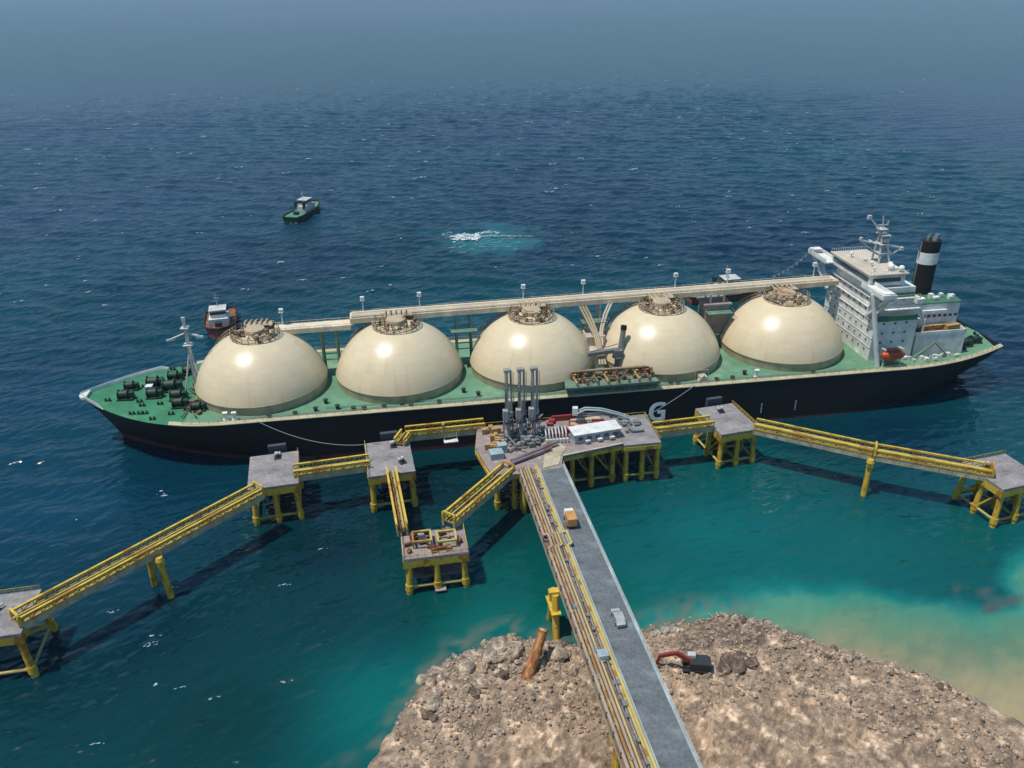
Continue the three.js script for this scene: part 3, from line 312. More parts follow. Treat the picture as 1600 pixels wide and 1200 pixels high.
{ // superstructure
  let m = new MB(); m.prism([[103, -15], [117, -15], [117, 15], [103, 15]], DK, 26.2); const house = m.build('deck_house', mat.white, ship);
  m = new MB(); m.prism([[103.2, -11.5], [116.5, -11.5], [116.5, 11.5], [103.2, 11.5]], 26.2, 35.6); m.build('upper_house', mat.white, house);
  for (const [y, w] of [[26.3, 15.3], [29.4, 14.4], [32.5, 13.4]]) { m = new MB(); m.prism([[102.6, -w], [117.6, -w], [117.6, w], [102.6, w]], y, y + 0.22); m.build('deck_level', mat.white, house); m = new MB(); for (const z of [-w + 0.1, w - 0.1]) { for (let x = 103; x < 117.5; x += 1.8) m.box(0.08, 1.1, 0.08, x, y + 0.75, z); for (const h of [0.7, 1.25]) m.box(14.8, 0.07, 0.07, 110, y + h, z); } stuff(m.build('house_railing', mat.white, house)); }
  m = new MB(); m.box(13, 1.7, 0.3, 110, 27.3, 15.35); m.box(12, 1.5, 0.3, 110, 33.5, 12.3); m.build('green_screen', mat.green, house);
  for (let r = 0; r < 6; r++) { const y = 16.2 + r * 3.1; for (let i = 0; i < 8; i++) { const z = -11.9 + i * 3.4; if (r > 3 && Math.abs(z) > 10.5) continue; m = new MB(); const x = r > 3 ? 103.2 : 103; m.box(0.12, 0.8, 0.8, x, y, z); const w = m.build('window', mat.window, house); m = new MB(); m.box(0.16, 0.12, 1.3, x, y - 0.6, z); m.box(0.16, 0.12, 1.3, x, y + 0.6, z); m.build('window_frame', mat.offwhite, w); } m = new MB(); m.box(0.16, 0.14, r > 3 ? 23 : 30, (r > 3 ? 103.2 : 103) - 0.07, y + 1.45, 0); m.build('ledge', mat.offwhite, house); }
  for (let r = 0; r < 6; r++) for (let i = 0; i < 3; i++) { const z = r > 3 ? 11.5 : 15; m = new MB(); m.box(0.8, 0.8, 0.12, 106 + i * 3.7, 16.2 + r * 3.1, z); m.build('window', mat.window, house); }
  // wheelhouse with wings and cream roof
  m = new MB(); m.prism([[101.6, -12.4], [113, -12.4], [113, 10.6], [101.6, 10.6]], 36.2, 39.4); const wh = m.build('wheelhouse', mat.white, ship);
  m = new MB(); m.box(0.12, 1.3, 21, 101.55, 38.0, -1); m.box(9, 1.3, 0.12, 107, 38.0, 10.65); m.build('bridge_window', mat.glass, wh);
  m = new MB(); m.prism([[101.0, -13.2], [113.6, -13.2], [113.8, 11.2], [101.0, 11.2]], 39.5, 39.9); m.build('wheelhouse_roof', mat.cream, wh);
  m = new MB(); for (let i = 0; i < 16; i++) m.box(0.08, 1.1, 0.08, 101.3 + i * 0.8, 40.4, 11); for (let i = 0; i < 16; i++) m.box(0.08, 1.1, 0.08, 101.3 + i * 0.8, 40.4, -13); m.box(12.4, 0.07, 0.07, 107.4, 40.95, 11); m.box(12.4, 0.07, 0.07, 107.4, 40.95, -13); stuff(m.build('roof_railing', mat.white, wh));
  m = new MB(); for (const [x, z, s] of [[104.5, -6.5, 0.6], [106, 3, 0.5], [109.5, 7.8, 1.0], [111.8, 9.6, 0.9], [110.6, 5.5, 0.8], [104, 8, 0.4]]) { m.tube([x, 39.9, z], [x, 41, z], 0.2, 0.2, 6); m.ball(s, x, 41.1, z); } m.box(2.6, 0.8, 1.8, 110.5, 40.3, 7.2); m.box(1.2, 0.9, 1.2, 106.5, 40.3, -2); stuff(m.build('roof_fittings', mat.white, wh));
  for (const sd of [1, -1]) { m = new MB(); const z1 = sd > 0 ? 23.4 : -23.4; m.box(4.2, 0.35, 12.2, 101, 36.6, sd > 0 ? 16.8 : -17.5); m.box(4.2, 1.2, 0.15, 101, 37.3, sd > 0 ? 22.9 : -23.6); m.box(0.15, 1.2, 12.2, 98.95, 37.3, sd > 0 ? 16.8 : -17.5); m.box(0.15, 1.2, 12.2, 103.05, 37.3, sd > 0 ? 16.8 : -17.5); m.box(3.4, 0.25, 2.6, 100.8, 38.2, sd > 0 ? 21.4 : -22.1); const w = m.build('bridge_wing', mat.white, wh); m = new MB(); m.beam([100.6, 36.2, sd > 0 ? 22.6 : -23.3], [101.6, 27.5, sd > 0 ? 12 : -12.5], 1.0, 0.8); m.beam([100.6, 36.2, sd > 0 ? 17.5 : -18], [101.8, 29, sd > 0 ? 12 : -12.5], 0.7, 0.6); m.build('wing_strut', mat.white, w); if (sd > 0) { m = new MB(); m.tube([103.8, DK, 19.2], [99.2, 36.4, 17.2], 0.75, 0.7, 10); m.beam([100.8, 30, 17.8], [102, 36.3, 22], 0.5); m.beam([100.8, 30, 17.8], [103, 26, 13], 0.4); m.build('wing_post', mat.white, w); } else { m = new MB(); m.tube([102.6, 27, -14], [100, 36.4, -21], 0.5, 0.5, 8); m.build('wing_post', mat.white, w); } }
  // radar mast
  m = new MB(); for (const [x, z] of [[109.5, -3], [113, -3], [113, 1], [109.5, 1]]) m.tube([x, 39.9, z], [lerp(x, 110, 0.6), 48.5, lerp(z, -1, 0.6)], 0.35, 0.3, 7); for (const h of [43, 45.8, 48.6]) m.box(3.6 - (h - 43) * 0.15, 0.25, 4.2, 110.6, h, -1); m.tube([110.4, 48.6, -1], [109.4, 54.4, -1], 0.3, 0.16, 6); m.beam([104.6, 46.4, -3], [116.4, 44.6, 1], 0.4); m.beam([110.5, 49, -1], [106, 53.6, -2.6], 0.4); m.box(0.5, 0.4, 3.4, 109.4, 49.4, -1); m.box(2.6, 0.25, 3.0, 109.8, 50.4, -1); m.beam([109.5, 43, -3], [112.4, 48, 0], 0.3); m.beam([113, 43, 1], [110, 48, -2], 0.3); m.beam([104.6, 46.2, -3], [109.8, 42.5, -2], 0.3); m.beam([116.4, 44.6, 1], [112.6, 41.5, 0], 0.3); m.box(0.8, 1.0, 0.8, 104.6, 46.9, -3); m.box(3.2, 0.3, 0.3, 110, 51.6, -1); m.box(0.3, 1.2, 0.3, 111.4, 52.1, -1); m.box(1.6, 1.2, 1.4, 111, 47, 0); m.box(0.4, 0.35, 4.4, 107.6, 46.2, -1.2); m.box(1.1, 1.1, 1.1, 105.9, 53.8, -2.6); m.box(1, 1, 1, 116.2, 44.3, 1); m.build('radar_mast', mat.offwhite, ship);
  // casing, funnel, stern house
  m = new MB(); m.prism([[117.4, -10], [129.5, -10], [129.5, 3.4], [135, 4.4], [134.2, 9.6], [117.4, 9.6]], DK, 28.8); const cas = m.build('engine_casing', mat.white, ship);
  m = new MB(); m.prism([[117.2, -10.2], [129.7, -10.2], [129.7, 3.2], [135.3, 4.2], [134.5, 9.9], [117.2, 9.9]], 28.8, 29.05); m.build('casing_roof', mat.green, cas); m = new MB(); for (let i = 0; i < 8; i++) m.box(rr(0.8, 2), rr(0.6, 1.8), rr(0.8, 2), rr(119, 133), 29.7, rr(5, 9)); m.box(8, 1.0, 1.0, 125.5, 26.4, 10.2); stuff(m.build('casing_vents', mat.white, cas)); for (let i = 0; i < 9; i++) { m = new MB(); m.box(1.0, 0.8, 0.1, 119 + i * 1.8, 24.6, 9.66); m.build('window', mat.glass, cas); }
  const fx = 126.4, fz = 0.2; m = new MB(); const el = (y0, y1, r, w) => { const g = new THREE.CylinderGeometry(r * 0.97, r, y1 - y0, 28); g.scale(1.12, 1, 0.92); g.translate(fx + (y0 + y1) / 2 * 0, (y0 + y1) / 2, fz); w.add(g); }; el(29, 46.2, 2.85, m); const fun = m.build('funnel', mat.black, ship); m = new MB(); el(38.9, 42.6, 2.89, m); m.build('funnel_band', mat.white, fun); m = new MB(); m.tube([fx + 0.8, 46, fz + 0.5], [fx + 1.5, 48.3, fz + 0.6], 0.9, 0.8, 12); m.tube([fx - 1.3, 46, fz], [fx - 1.2, 47.6, fz], 0.5, 0.5, 10); m.tube([fx - 0.2, 46, fz - 1.2], [fx, 47.8, fz - 1.2], 0.45, 0.45, 10); m.build('exhaust_pipe', mat.steel, fun); m = new MB(); m.box(0.16, 17, 0.6, fx - 3.1, 37.5, fz); m.build('funnel_ladder', mat.grey, fun);
  m = new MB(); m.prism([[118, 9.7], [134.3, 9.7], [134.3, 14.6], [118, 14.6]], DK, 20.6); m.prism([[117.5, 14.35], [134.5, 14.35], [134.5, 14.7], [117.5, 14.7]], 20.6, 21.6); m.prism([[134.2, -6], [134.6, -6], [134.6, 14.7], [134.2, 14.7]], DK, 21.6); m.prism([[117.5, -10], [134.2, -10], [134.2, 9.6], [117.5, 9.6]], DK, 20.4); const sh = m.build('stern_house', mat.white, ship); m = new MB(); m.prism([[118, 9.8], [134, 9.8], [134, 14.3], [118, 14.3]], 20.62, 20.8); m.build('stern_house_roof', mat.rustbrown, sh); m = new MB(); m.box(9, 1.1, 1.2, 126, 21.6, 11, 0.05); m.box(5, 1.6, 1.4, 131, 21.8, 12.6, 0.2); stuff(m.build('stowed_gear', mat.ochre, sh));
  m = new MB(); m.tube([121, 21, 12.6], [121, 25, 12.6], 0.4, 0.35, 8); m.beam([121, 24.6, 12.6], [118.4, 29.5, 12.4], 0.5); m.build('stores_crane', mat.white, sh);
  m = new MB(); m.beam([117.5, 14, 16.2], [123.5, 18.6, 16.2], 1.0, 0.25); m.beam([123.5, 18.6, 16.2], [128.5, 14, 16.2], 1.0, 0.25); m.beam([117.5, 15, 16.7], [123.5, 19.6, 16.7], 0.1); m.beam([123.5, 19.6, 16.7], [128.5, 15, 16.7], 0.1); m.build('outside_stair', mat.palegreen, ship);
  m = new MB(); for (let i = 0; i < 20; i++) m.box(rr(0.4, 1.6), rr(0.5, 1.6), rr(0.4, 1.4), rr(114, 134), DK + 0.6, rr(15.8, 19)); stuff(m.build('aft_deck_gear', mat.white, ship));
  m = new MB(); for (let i = 0; i < 22; i++) { const x = rr(136, 149), z = rr(-11, 14); m.tube([x, DK, z], [x, DK + 1, z], 0.4, 0.5, 8); } stuff(m.build('bollards', mat.darkgreen, ship));
}
{ // hull lettering and draught marks
  const font = await new FontLoader().loadAsync('fonts/droid/droid_sans_bold.typeface.json');
  const g = new TextGeometry('G', { font, size: 6.1, depth: 0.06, curveSegments: 8 }); g.computeBoundingBox(); const b = g.boundingBox; g.translate(33.7 - (b.min.x + b.max.x) / 2, 3.2, HB + 0.015);
  const m = new MB(); m.add(g); m.build('hull_letter', mat.letter, ship);
  const d = new MB(); for (const x of [77, 66.2, -3.4]) { for (let i = 0; i < 5; i++) d.box(0.35, 0.35, 0.05, x, 3 + i * 0.7, halfAt(x, 3 + i * 0.7) + 0.03); } stuff(d.build('draught_mark', mat.white, ship));
}
{ // string of signal flags from the passage to the bridge wing
  const s = thing('signal_flag_line', 'line of small white flags strung from last dome to bridge', 'flag line'); const a = [80, 33.5, -10.5], b = [100.5, 39, -22.5], m = new MB(), pts = []; for (let i = 0; i <= 10; i++) { const t = i / 10; pts.push([lerp(a[0], b[0], t), lerp(a[1], b[1], t) - 1.6 * Math.sin(t * 3.1416), lerp(a[2], b[2], t)]); } m.path(pts, 0.06, 4, 30); m.build('rope', mat.rope, s); for (let i = 1; i < 10; i++) { const f = new MB(); f.box(0.9, 0.8, 0.05, pts[i][0], pts[i][1] - 0.45, pts[i][2], 0.5); f.build('flag', mat.white, s); }
}
{ // lifeboat
  const o = thing('lifeboat', 'bright orange lifeboat hanging beside the white deckhouse near the stern', 'lifeboat', [108, 17.1, 19.6]);
  const g = new THREE.SphereGeometry(1, 24, 14), p = g.attributes.position; for (let i = 0; i < p.count; i++) { let x = p.getX(i), y = p.getY(i), z = p.getZ(i); const k = 1 - 0.25 * Math.abs(x) ** 3; p.setXYZ(i, Math.sign(x) * Math.pow(Math.abs(x), 0.75) * 3.9, y > 0 ? Math.pow(y, 0.6) * 1.35 : y * 1.6, z * 1.6 * k); } g.computeVertexNormals(); new MB().add(g).build('boat_hull', mat.orange, o); new MB().box(3.4, 0.9, 1.9, -0.2, 1.5, 0).build('canopy', mat.orange, o); new MB().box(1.6, 0.35, 0.06, -0.2, 1.55, 0.98).build('window', mat.glass, o);
  const d = thing('boat_davit', 'white steel davit frame carrying the orange lifeboat', 'davit', [108, DK, 19]); for (const x of [-2.8, 2.8]) { const m = new MB(); m.beam([x, 0, -1.4], [x, 5.4, -1.2], 0.35); m.beam([x, 5.4, -1.2], [x, 5.6, 1], 0.3); m.tube([x, 5.6, 0.6], [x, 4.2, 0.6], 0.06, 0.06, 4); m.beam([x, 0, 0.6], [x, 2.4, 0.4], 0.3); m.build('davit_arm', mat.white, d); } new MB().box(5.6, 0.2, 0.2, 0, 5.4, -1.2).build('cross_beam', mat.white, d);
}

// ---------------------------------------------------------------- jetty: dolphins, platforms, walkways
function dolphin(name, label, cat, group, x, z, ry, W, D, H, o = {}) {
  const t = thing(name, label, cat, [x, 0, z], ry, group);
  new MB().box(W, 0.7, D, 0, H - 0.35, 0).build('deck_slab', o.slab ?? mat.concrete, t);
  let m = new MB(); const bw = 0.9, y = H - 0.7 - 0.9; for (const s of [-1, 1]) { m.box(W + 0.1, 1.8, bw, 0, y, s * (D / 2 - bw / 2)); m.box(bw, 1.78, D - 2 * bw, s * (W / 2 - bw / 2), y, 0); } m.box(0.8, 1.2, D - 2 * bw, 0, y, 0); m.build('edge_beam', mat.yellow, t);
  const nx = o.nx ?? 3, nz = o.nz ?? 2, bx = W * 0.41, bz = D * 0.42, spread = o.spread ?? 0.4;
  const P = (i, j, yy) => { const u = nx > 1 ? i / (nx - 1) * 2 - 1 : 0, v = nz > 1 ? j / (nz - 1) * 2 - 1 : 0, k = (H - 2 - yy) / (H - 2); return [u * (bx + spread * k), yy, v * (bz + spread * k)]; };
  for (let i = 0; i < nx; i++) for (let j = 0; j < nz; j++) { const l = new MB(); l.tube(P(i, j, -4), P(i, j, H - 1.9), 0.72, 0.72, 12); l.tube(P(i, j, 0.9), P(i, j, 2.4), 0.92, 0.92, 12); l.build('leg', mat.yellow, t); }
  const br = 1.7; for (let j = 0; j < nz; j++) if (nx > 1) new MB().tube(P(0, j, br), P(nx - 1, j, br), 0.38, 0.38, 8).build('brace', mat.dirtyyellow, t);
  for (let i = 0; i < nx; i++) if (nz > 1) { new MB().tube(P(i, 0, br), P(i, nz - 1, br), 0.33, 0.33, 8).build('brace', mat.dirtyyellow, t); if (i === 0 || i === nx - 1) for (let j = 1; j < nz; j++) new MB().tube(P(i, j - 1, br), P(i, j, H - 2), 0.3, 0.3, 8).build('brace', mat.yellow, t); }
  m = new MB(); for (const s of o.rails ?? [[-1, 0]]) { const [sx, sz] = s; const n = Math.floor((sx ? D : W) / 1.6); for (let i = 0; i <= n; i++) { const q = -0.5 + i / n; m.box(0.09, 1.1, 0.09, sx ? sx * (W / 2 - 0.15) : q * (W - 0.3), H + 0.55, sx ? q * (D - 0.3) : sz * (D / 2 - 0.15)); } for (const h of [0.6, 1.1]) m.box(sx ? 0.08 : W - 0.3, 0.08, sx ? D - 0.3 : 0.08, sx ? sx * (W / 2 - 0.15) : 0, H + h, sx ? 0 : sz * (D / 2 - 0.15)); } stuff(m.build('railing', mat.yellow, t));
  if (o.fender) { new MB().box(4.6, 4.6, 1.2, 0.8, H - 0.6, -D / 2 - 1.6).build('fender_panel', mat.fender, t); m = new MB(); for (const dx of [-1.4, 1.6]) m.tube([0.8 + dx, H - 2, -D / 2 - 1.9], [0.8 + dx, H - 2, -D / 2], 0.9, 1.1, 12); m.build('fender_cone', mat.black, t); }
  return t;
}
function hook(x, y, z, ry, label) { const t = thing('mooring_hook', label, 'mooring hook', [x, y, z], ry); new MB().box(1.7, 0.3, 1.7, 0, 0.15, 0).tube([0, 0.3, 0], [0, 1.2, 0], 0.5, 0.42, 10).build('hook_base', mat.dark, t); new MB().tube([0, 1.2, 0], [0, 1.75, 0], 0.34, 0.34, 10).build('capstan', mat.white, t); for (const s of [-0.4, 0.4]) new MB().beam([s, 0.8, -0.3], [s * 1.5, 0.7, -1.7], 0.35, 0.4).build('hook_arm', mat.offwhite, t); }
const DG = 'yellow legged dolphins along the ship';
dolphin('breasting_dolphin', 'square grey dolphin on yellow legs beside the first tank dome', 'dolphin', null, -73.6, 44.2, 0.09, 12.3, 15.8, 11, { fender: true, rails: [[1, 0]] });
dolphin('breasting_dolphin', 'grey dolphin on yellow legs with two walkways meeting, below the second dome', 'dolphin', null, -44.6, 43, 0.07, 11.8, 16.6, 11, { nx: 2, fender: true, rails: [[-1, 0]] });
dolphin('breasting_dolphin', 'grey dolphin on yellow legs just right of the hull letter', 'dolphin', null, 48.6, 38.4, 0.12, 11.6, 15.4, 11, { nz: 3, fender: true, rails: [[1, 0]] });
dolphin('mooring_dolphin', 'mooring dolphin cut off by the left edge, end of longest walkway', 'dolphin', null, -122.2, 89.6, 0.05, 13.4, 13, 11, { nx: 2, spread: 1.0, rails: [[0, -1]] });
dolphin('mooring_dolphin', 'mooring dolphin cut off by the right edge, end of right walkway', 'dolphin', null, 105.5, 75.2, 0.14, 13.2, 13, 11, { nz: 3, spread: 0.8, rails: [[0, -1]] });
{
  const t = dolphin('valve_platform', 'low yellow platform carrying open steel frames, between two walkways left of trestle', 'platform', null, -35.2, 78.9, 0.03, 14.4, 9.4, 9.6, { nx: 3, slab: mat.pinkgrey, rails: [[-1, 0], [1, 0], [0, 1]] });
  let m = new MB(); for (const [x, z] of [[-2.6, -0.5], [2.8, 0.4]]) { for (const dx of [-2, 2]) for (const dz of [-1.8, 1.8]) m.box(0.35, 1.8, 0.35, x + dx, 10.5, z + dz); for (const s of [-1.8, 1.8]) { m.box(4.3, 0.45, 0.45, x, 11.4, z + s); m.box(0.45, 0.45, 3.2, x + s * 1.1, 11.4, z); } } stuff(m.build('steel_frame', mat.dirtyyellow, t));
  m = new MB(); for (let i = 0; i < 26; i++) m.box(rr(0.5, 1.6), rr(0.4, 1.2), rr(0.5, 1.4), rr(-6, 6), 10, rr(-4, 4), rnd()); stuff(m.build('valve_gear', mat.rustbrown, t)); new MB().box(1.6, 1.0, 1.6, -2.6, 10.6, -0.5).build('hatch', mat.dark, t); m = new MB(); for (let i = 0; i < 6; i++) { m.beam([-5.8, 1.8 + i * 1.1, -3.5], [5.8, 2.6 + i * 0.9, 3.2], 0.25); } m.box(11, 0.25, 6.6, 0, 3.2, 0); stuff(m.build('lower_gangway', mat.mauve, t)); m = new MB(); m.box(2.4, 0.25, 1.8, 0.5, 0.7, 4.9); m.box(0.2, 2.2, 0.2, 0.5, 1.6, 4.4); m.build('boat_landing', mat.pinkgrey, t);
}
hook(-73.2, 11, 38.6, 0.1, 'mooring hook on the dolphin beside the first dome'); hook(-43.4, 11, 38, 0.1, 'white topped mooring hook near the fender on the dolphin below second dome'); hook(-41.2, 11, 46.4, 0.4, 'mooring hook at the near right corner of the dolphin below second dome'); hook(48.4, 11, 34.6, 0, 'small dark mooring hook on the dolphin right of the hull letter'); hook(-122.6, 11, 88.4, -0.4, 'dark mooring hook on the dolphin at the left edge'); hook(102.2, 11, 73.2, 0.5, 'dark mooring hook on the dolphin at the right edge');
{ let m = new MB(); m.tube([49, 11, 32.6], [49, 12, 32.6], 0.2); }
function walkway(label, a, b, w = 3.2, o = {}) { // a, b: centre points at deck height
  const A = V(...a), B = V(...b), L = A.distanceTo(B), mid = A.clone().lerp(B, 0.5), ry = -Math.atan2(B.z - A.z, B.x - A.x);
  const t = thing('walkway', label, 'walkway', [mid.x, 0, mid.z], ry); const y = a[1];
  new MB().box(L, 0.25, w, 0, y, 0).build('deck', mat.grating, t);
  for (const s of [-1, 1]) { let m = new MB(); m.box(L, 1.5, 0.35, 0, y - 0.75, s * (w / 2 - 0.12)); for (let i = 0; i <= L / 3; i++) m.box(0.18, 1.5, 0.2, -L / 2 + i * 3, y - 0.75, s * (w / 2 + 0.1)); m.build('girder', o.girder ?? mat.pale, t);
    m = new MB(); const h = 1.55, n = Math.max(2, Math.round(L / 2.2)), z = s * (w / 2 + 0.02); m.box(L, 0.42, 0.5, 0, y + h, z); m.box(L, 0.3, 0.3, 0, y + 0.2, z); for (let i = 0; i <= n; i++) { const x = -L / 2 + L * i / n; m.box(0.2, h, 0.2, x * 0.998, y + h / 2, z); if (i < n) m.beam([x, y + 0.2, z], [x + L / n, y + h, z], 0.14); } stuff(m.build('side_truss', mat.yellow, t)); }
  new MB().tube([-L / 2, y + 0.55, -w * 0.2], [L / 2, y + 0.55, -w * 0.2], 0.24, 0.24, 8).build('pipe', mat.dirtyyellow, t); new MB().tube([-L / 2, y + 0.5, w * 0.12], [L / 2, y + 0.5, w * 0.12], 0.16, 0.16, 8).build('pipe', mat.rustbrown, t); let m = new MB(); for (let i = 1; i < L / 3; i++) m.box(0.25, 0.4, w * 0.7, -L / 2 + i * 3, y + 0.25, 0); stuff(m.build('pipe_support', mat.brown, t));
  for (const s of [-1, 1]) if (o.portal !== false) { m = new MB(); for (const z of [-w / 2, w / 2]) m.box(0.5, 2.2, 0.5, s * (L / 2 - 0.3), y + 1.1, z); m.box(0.4, 0.4, w, s * (L / 2 - 0.3), y + 2.2, 0); m.build('end_frame', mat.yellow, t); }
  if (o.hanger) { m = new MB(); m.box(3.8, 0.3, 1.6, 1.2, y - 2.2, w / 2 + 0.9); for (const x of [-0.5, 2.9]) m.box(0.15, 2.2, 0.15, x, y - 1.1, w / 2 + 0.4); m.build('access_platform', mat.white, t); new MB().box(0.6, 3.6, 0.6, -0.6, y + 1.2, w / 2 + 0.3).build('marker_post', mat.yellowtan, t); }
  return t;
}
walkway('longest yellow walkway from the left edge up to the dolphin beside the first dome', [-117, 11.6, 93], [-75.6, 11.6, 54.6], 3.4);
walkway('short yellow walkway joining the two dolphins below first and second domes', [-68.2, 11.4, 47.6], [-49.6, 11.4, 45.8], 3.2, { portal: false });
walkway('narrow yellow walkway along the hull between second dolphin and loading platform', [-40, 11.8, 33.4], [-18.6, 11.8, 32.6], 2.8, { portal: false, hanger: true });
walkway('short steep angled link at the left end of the hullside walkway', [-41.8, 11.6, 38], [-39.8, 11.6, 33.4], 2.6, { portal: false });
walkway('thin yellow walkway running from the second dolphin to the low valve platform', [-44.1, 11.2, 51], [-42, 10.6, 75.5], 2.2, { portal: false });
walkway('slanting yellow walkway climbing from the valve platform up to the loading platform', [-31.6, 11.4, 74.2], [-15, 11.4, 55], 3.2);
walkway('short walkway between loading platform and the dolphin right of the hull letter', [26.5, 11.4, 42.2], [43, 11.4, 41.2], 3.2, { portal: false });
walkway('long walkway from the right of that dolphin to the bent yellow pile', [54, 11.4, 44.6], [78.2, 11.4, 62.2], 3.4, { portal: false });
walkway('walkway from the bent yellow pile to the dolphin at the right edge', [78.4, 11.4, 62.3], [101.5, 11.4, 76.4], 3.4);
function pileBent(label, pos, ry, a, b) { const t = thing('walkway_pile', label, 'pile', pos, ry); for (const [p, q] of [a, b]) { const m = new MB(); m.tube(p, q, 0.75, 0.75, 14); m.build('pile', mat.yellow, t); } new MB().box(1.5, 1.2, 6.6, 0, 9.4, 0.6).build('cap_beam', mat.yellow, t); for (const z of [-2, 3.2]) new MB().tube([0, 9.9, z], [0, 10.8, z], 1.0, 0.7, 14).build('pile_cap', mat.yellow, t); }
pileBent('pair of yellow piles holding up the middle of the longest left walkway', [-96.6, 0, 73.4], 0.75, [[0.2, -4, -3.4], [0, 9, -1.6]], [[0.2, -4, 4.4], [0, 9, 3]]);
pileBent('raking yellow pile pair under the kink of the right hand walkway', [78.4, 0, 61.8], -0.6, [[0, -4, -3], [0, 9, -1.6]], [[0, -4, 3.8], [0, 9, 2.6]]);

{ // loading platform
  const H = 12, t = thing('loading_platform', 'wide grey loading platform on yellow legs at the head of the trestle', 'platform');
  new MB().prism([[-20.5, 33.2], [2, 32.4], [16.2, 32.6], [16.2, 48.4], [-0.6, 51.8], [-2, 57], [-12.6, 58], [-19.5, 57.4], [-22.2, 44]], H - 0.7, H).build('main_deck', mat.pinkgrey, t, 0.09);
  new MB().prism([[16.25, 34.4], [26.6, 33.8], [26.2, 49.4], [16.25, 49.4]], H - 0.6, H + 0.05).build('right_deck', mat.concrete, t, 0.09);
  let m = new MB(); m.beam([16.3, H - 1.2, 49.1], [26.2, H - 1.2, 49.1], 0.8, 1.1); m.beam([26, H - 1.2, 48.6], [26.3, H - 1.2, 34], 0.8, 1.1); m.beam([-0.4, H - 1.3, 51.2], [16, H - 1.3, 48], 0.8, 1.1); m.beam([-19.5, H - 1.3, 57], [-2.5, H - 1.3, 56.8], 0.8, 1.1); m.beam([-22, H - 1.3, 44], [-19.6, H - 1.3, 56.5], 0.8, 1.1); m.beam([-20.4, H - 1.3, 34], [-21.9, H - 1.3, 43.6], 0.8, 1.1); m.build('edge_beam', mat.yellow, t);
  new MB().beam([-0.3, H + 0.12, 51.6], [16, H + 0.12, 48.3], 0.5, 0.22).build('kerb', mat.cream, t);
  const legs = [[17.4, 47.6], [21.9, 47.4], [26, 47.4], [17.4, 36], [26, 36], [7.8, 48.4], [13.8, 47.4], [2.8, 47.6], [7.8, 36], [13.8, 36], [0, 36], [-8, 36], [-17, 36], [-13.6, 55], [-11.6, 56], [-18, 54.6], [-8, 48], [-17, 46]]; for (const [x, z] of legs) { const l = new MB(); l.tube([x, -4, z + 0.3], [x, H - 1.6, z], 0.7, 0.7, 12); l.tube([x, 0.9, z + 0.2], [x, 2.4, z + 0.2], 0.9, 0.9, 12); l.build('leg', mat.yellow, t); }
  for (const [a, b] of [[[17.4, 47.7], [26, 47.6]], [[2.8, 47.8], [13.8, 47.6]], [[26, 36], [26, 47.4]], [[17.4, 36], [17.4, 47.6]], [[13.8, 36], [13.8, 47.4]], [[7.8, 36], [7.8, 48.4]], [[0, 36], [13.8, 36]], [[17.4, 36], [26, 36]], [[-13.6, 55.2], [-8, 48]]]) { new MB().tube([a[0], 1.8, a[1] + 0.2], [b[0], 1.8, b[1] + 0.2], 0.33, 0.33, 8).build('brace', mat.dirtyyellow, t); }
  for (const [x0, x1, z] of [[2.8, 7.8, 48], [7.8, 13.8, 47.8], [21.9, 26, 47.4]]) new MB().tube([x0, 10, z - 1.5], [x1, 2, z - 1.5], 0.28, 0.28, 8).build('brace', mat.dirtyyellow, t);
  for (const x of [17.4, 26, 13.8]) new MB().tube([x, 10, 36], [x, 2, 47.4], 0.28, 0.28, 8).build('brace', mat.rustbrown, t);
  m = new MB(); for (let x = -20; x < 26; x += 1.7) m.box(0.08, 1.1, 0.08, x, H + 0.55, x < 16 ? 33.2 : 34.6); m.box(36, 0.08, 0.08, -2.2, H + 1.1, 33.2); m.box(10, 0.08, 0.08, 21.3, H + 1.1, 34.6); for (let z = 35; z < 49; z += 1.6) m.box(0.08, 1.1, 0.08, 26, H + 0.6, z); m.box(0.08, 0.08, 14.4, 26, H + 1.15, 42); stuff(m.build('railing', mat.yellow, t));
  // plant that is fixed to the deck
  m = new MB(); for (let i = 0; i < 60; i++) { const x = rr(-15, -3), z = rr(34, 47); if (rnd() < 0.5) m.box(rr(0.5, 1.8), rr(0.5, 2.4), rr(0.5, 1.8), x, H + 0.8, z, rnd()); else m.tube([x, H + 0.5, z], [x + rr(-3, 3), H + rr(0.6, 2.2), z + rr(-3, 3)], rr(0.15, 0.4), 0.25, 7); } stuff(m.build('arm_pipework', mat.grey, t));
  m = new MB(); for (let i = 0; i < 7; i++) { const x = -3.4 + i * 0.9; m.path([[x, H + 0.2, 44], [x, H + 1.9, 43.4], [x + 0.3, H + 1.9, 40], [x + 0.3, H + 0.2, 39]], 0.22, 6, 14); m.tube([x, H, 45.2], [x, H + 1.3, 45.2], 0.4, 0.4, 8); } stuff(m.build('loop_pipework', mat.offwhite, t));
  m = new MB(); for (let i = 0; i < 14; i++) m.box(rr(0.8, 2.6), rr(0.5, 1.3), rr(0.8, 1.8), rr(-1, 9), H + 0.6, rr(34, 43.5), rr(-0.2, 0.2)); m.box(10, 1.6, 0.6, 5, H + 0.8, 33.4); stuff(m.build('red_manifold', mat.redpaint, t));
  m = new MB(); for (let i = 0; i < 16; i++) m.box(rr(0.6, 1.8), rr(0.8, 2.2), rr(0.6, 1.6), rr(-20, -14), H + 0.9, rr(36, 46)); stuff(m.build('yellow_cabinets', mat.ochre, t)); m = new MB(); m.box(3.4, 1.8, 3, -17.4, H + 0.9, 49.4, 0.1); m.box(2.4, 2.4, 2, -15.6, H + 1.2, 47, 0.1); m.build('blue_grey_tank', mat.lightblue, t);
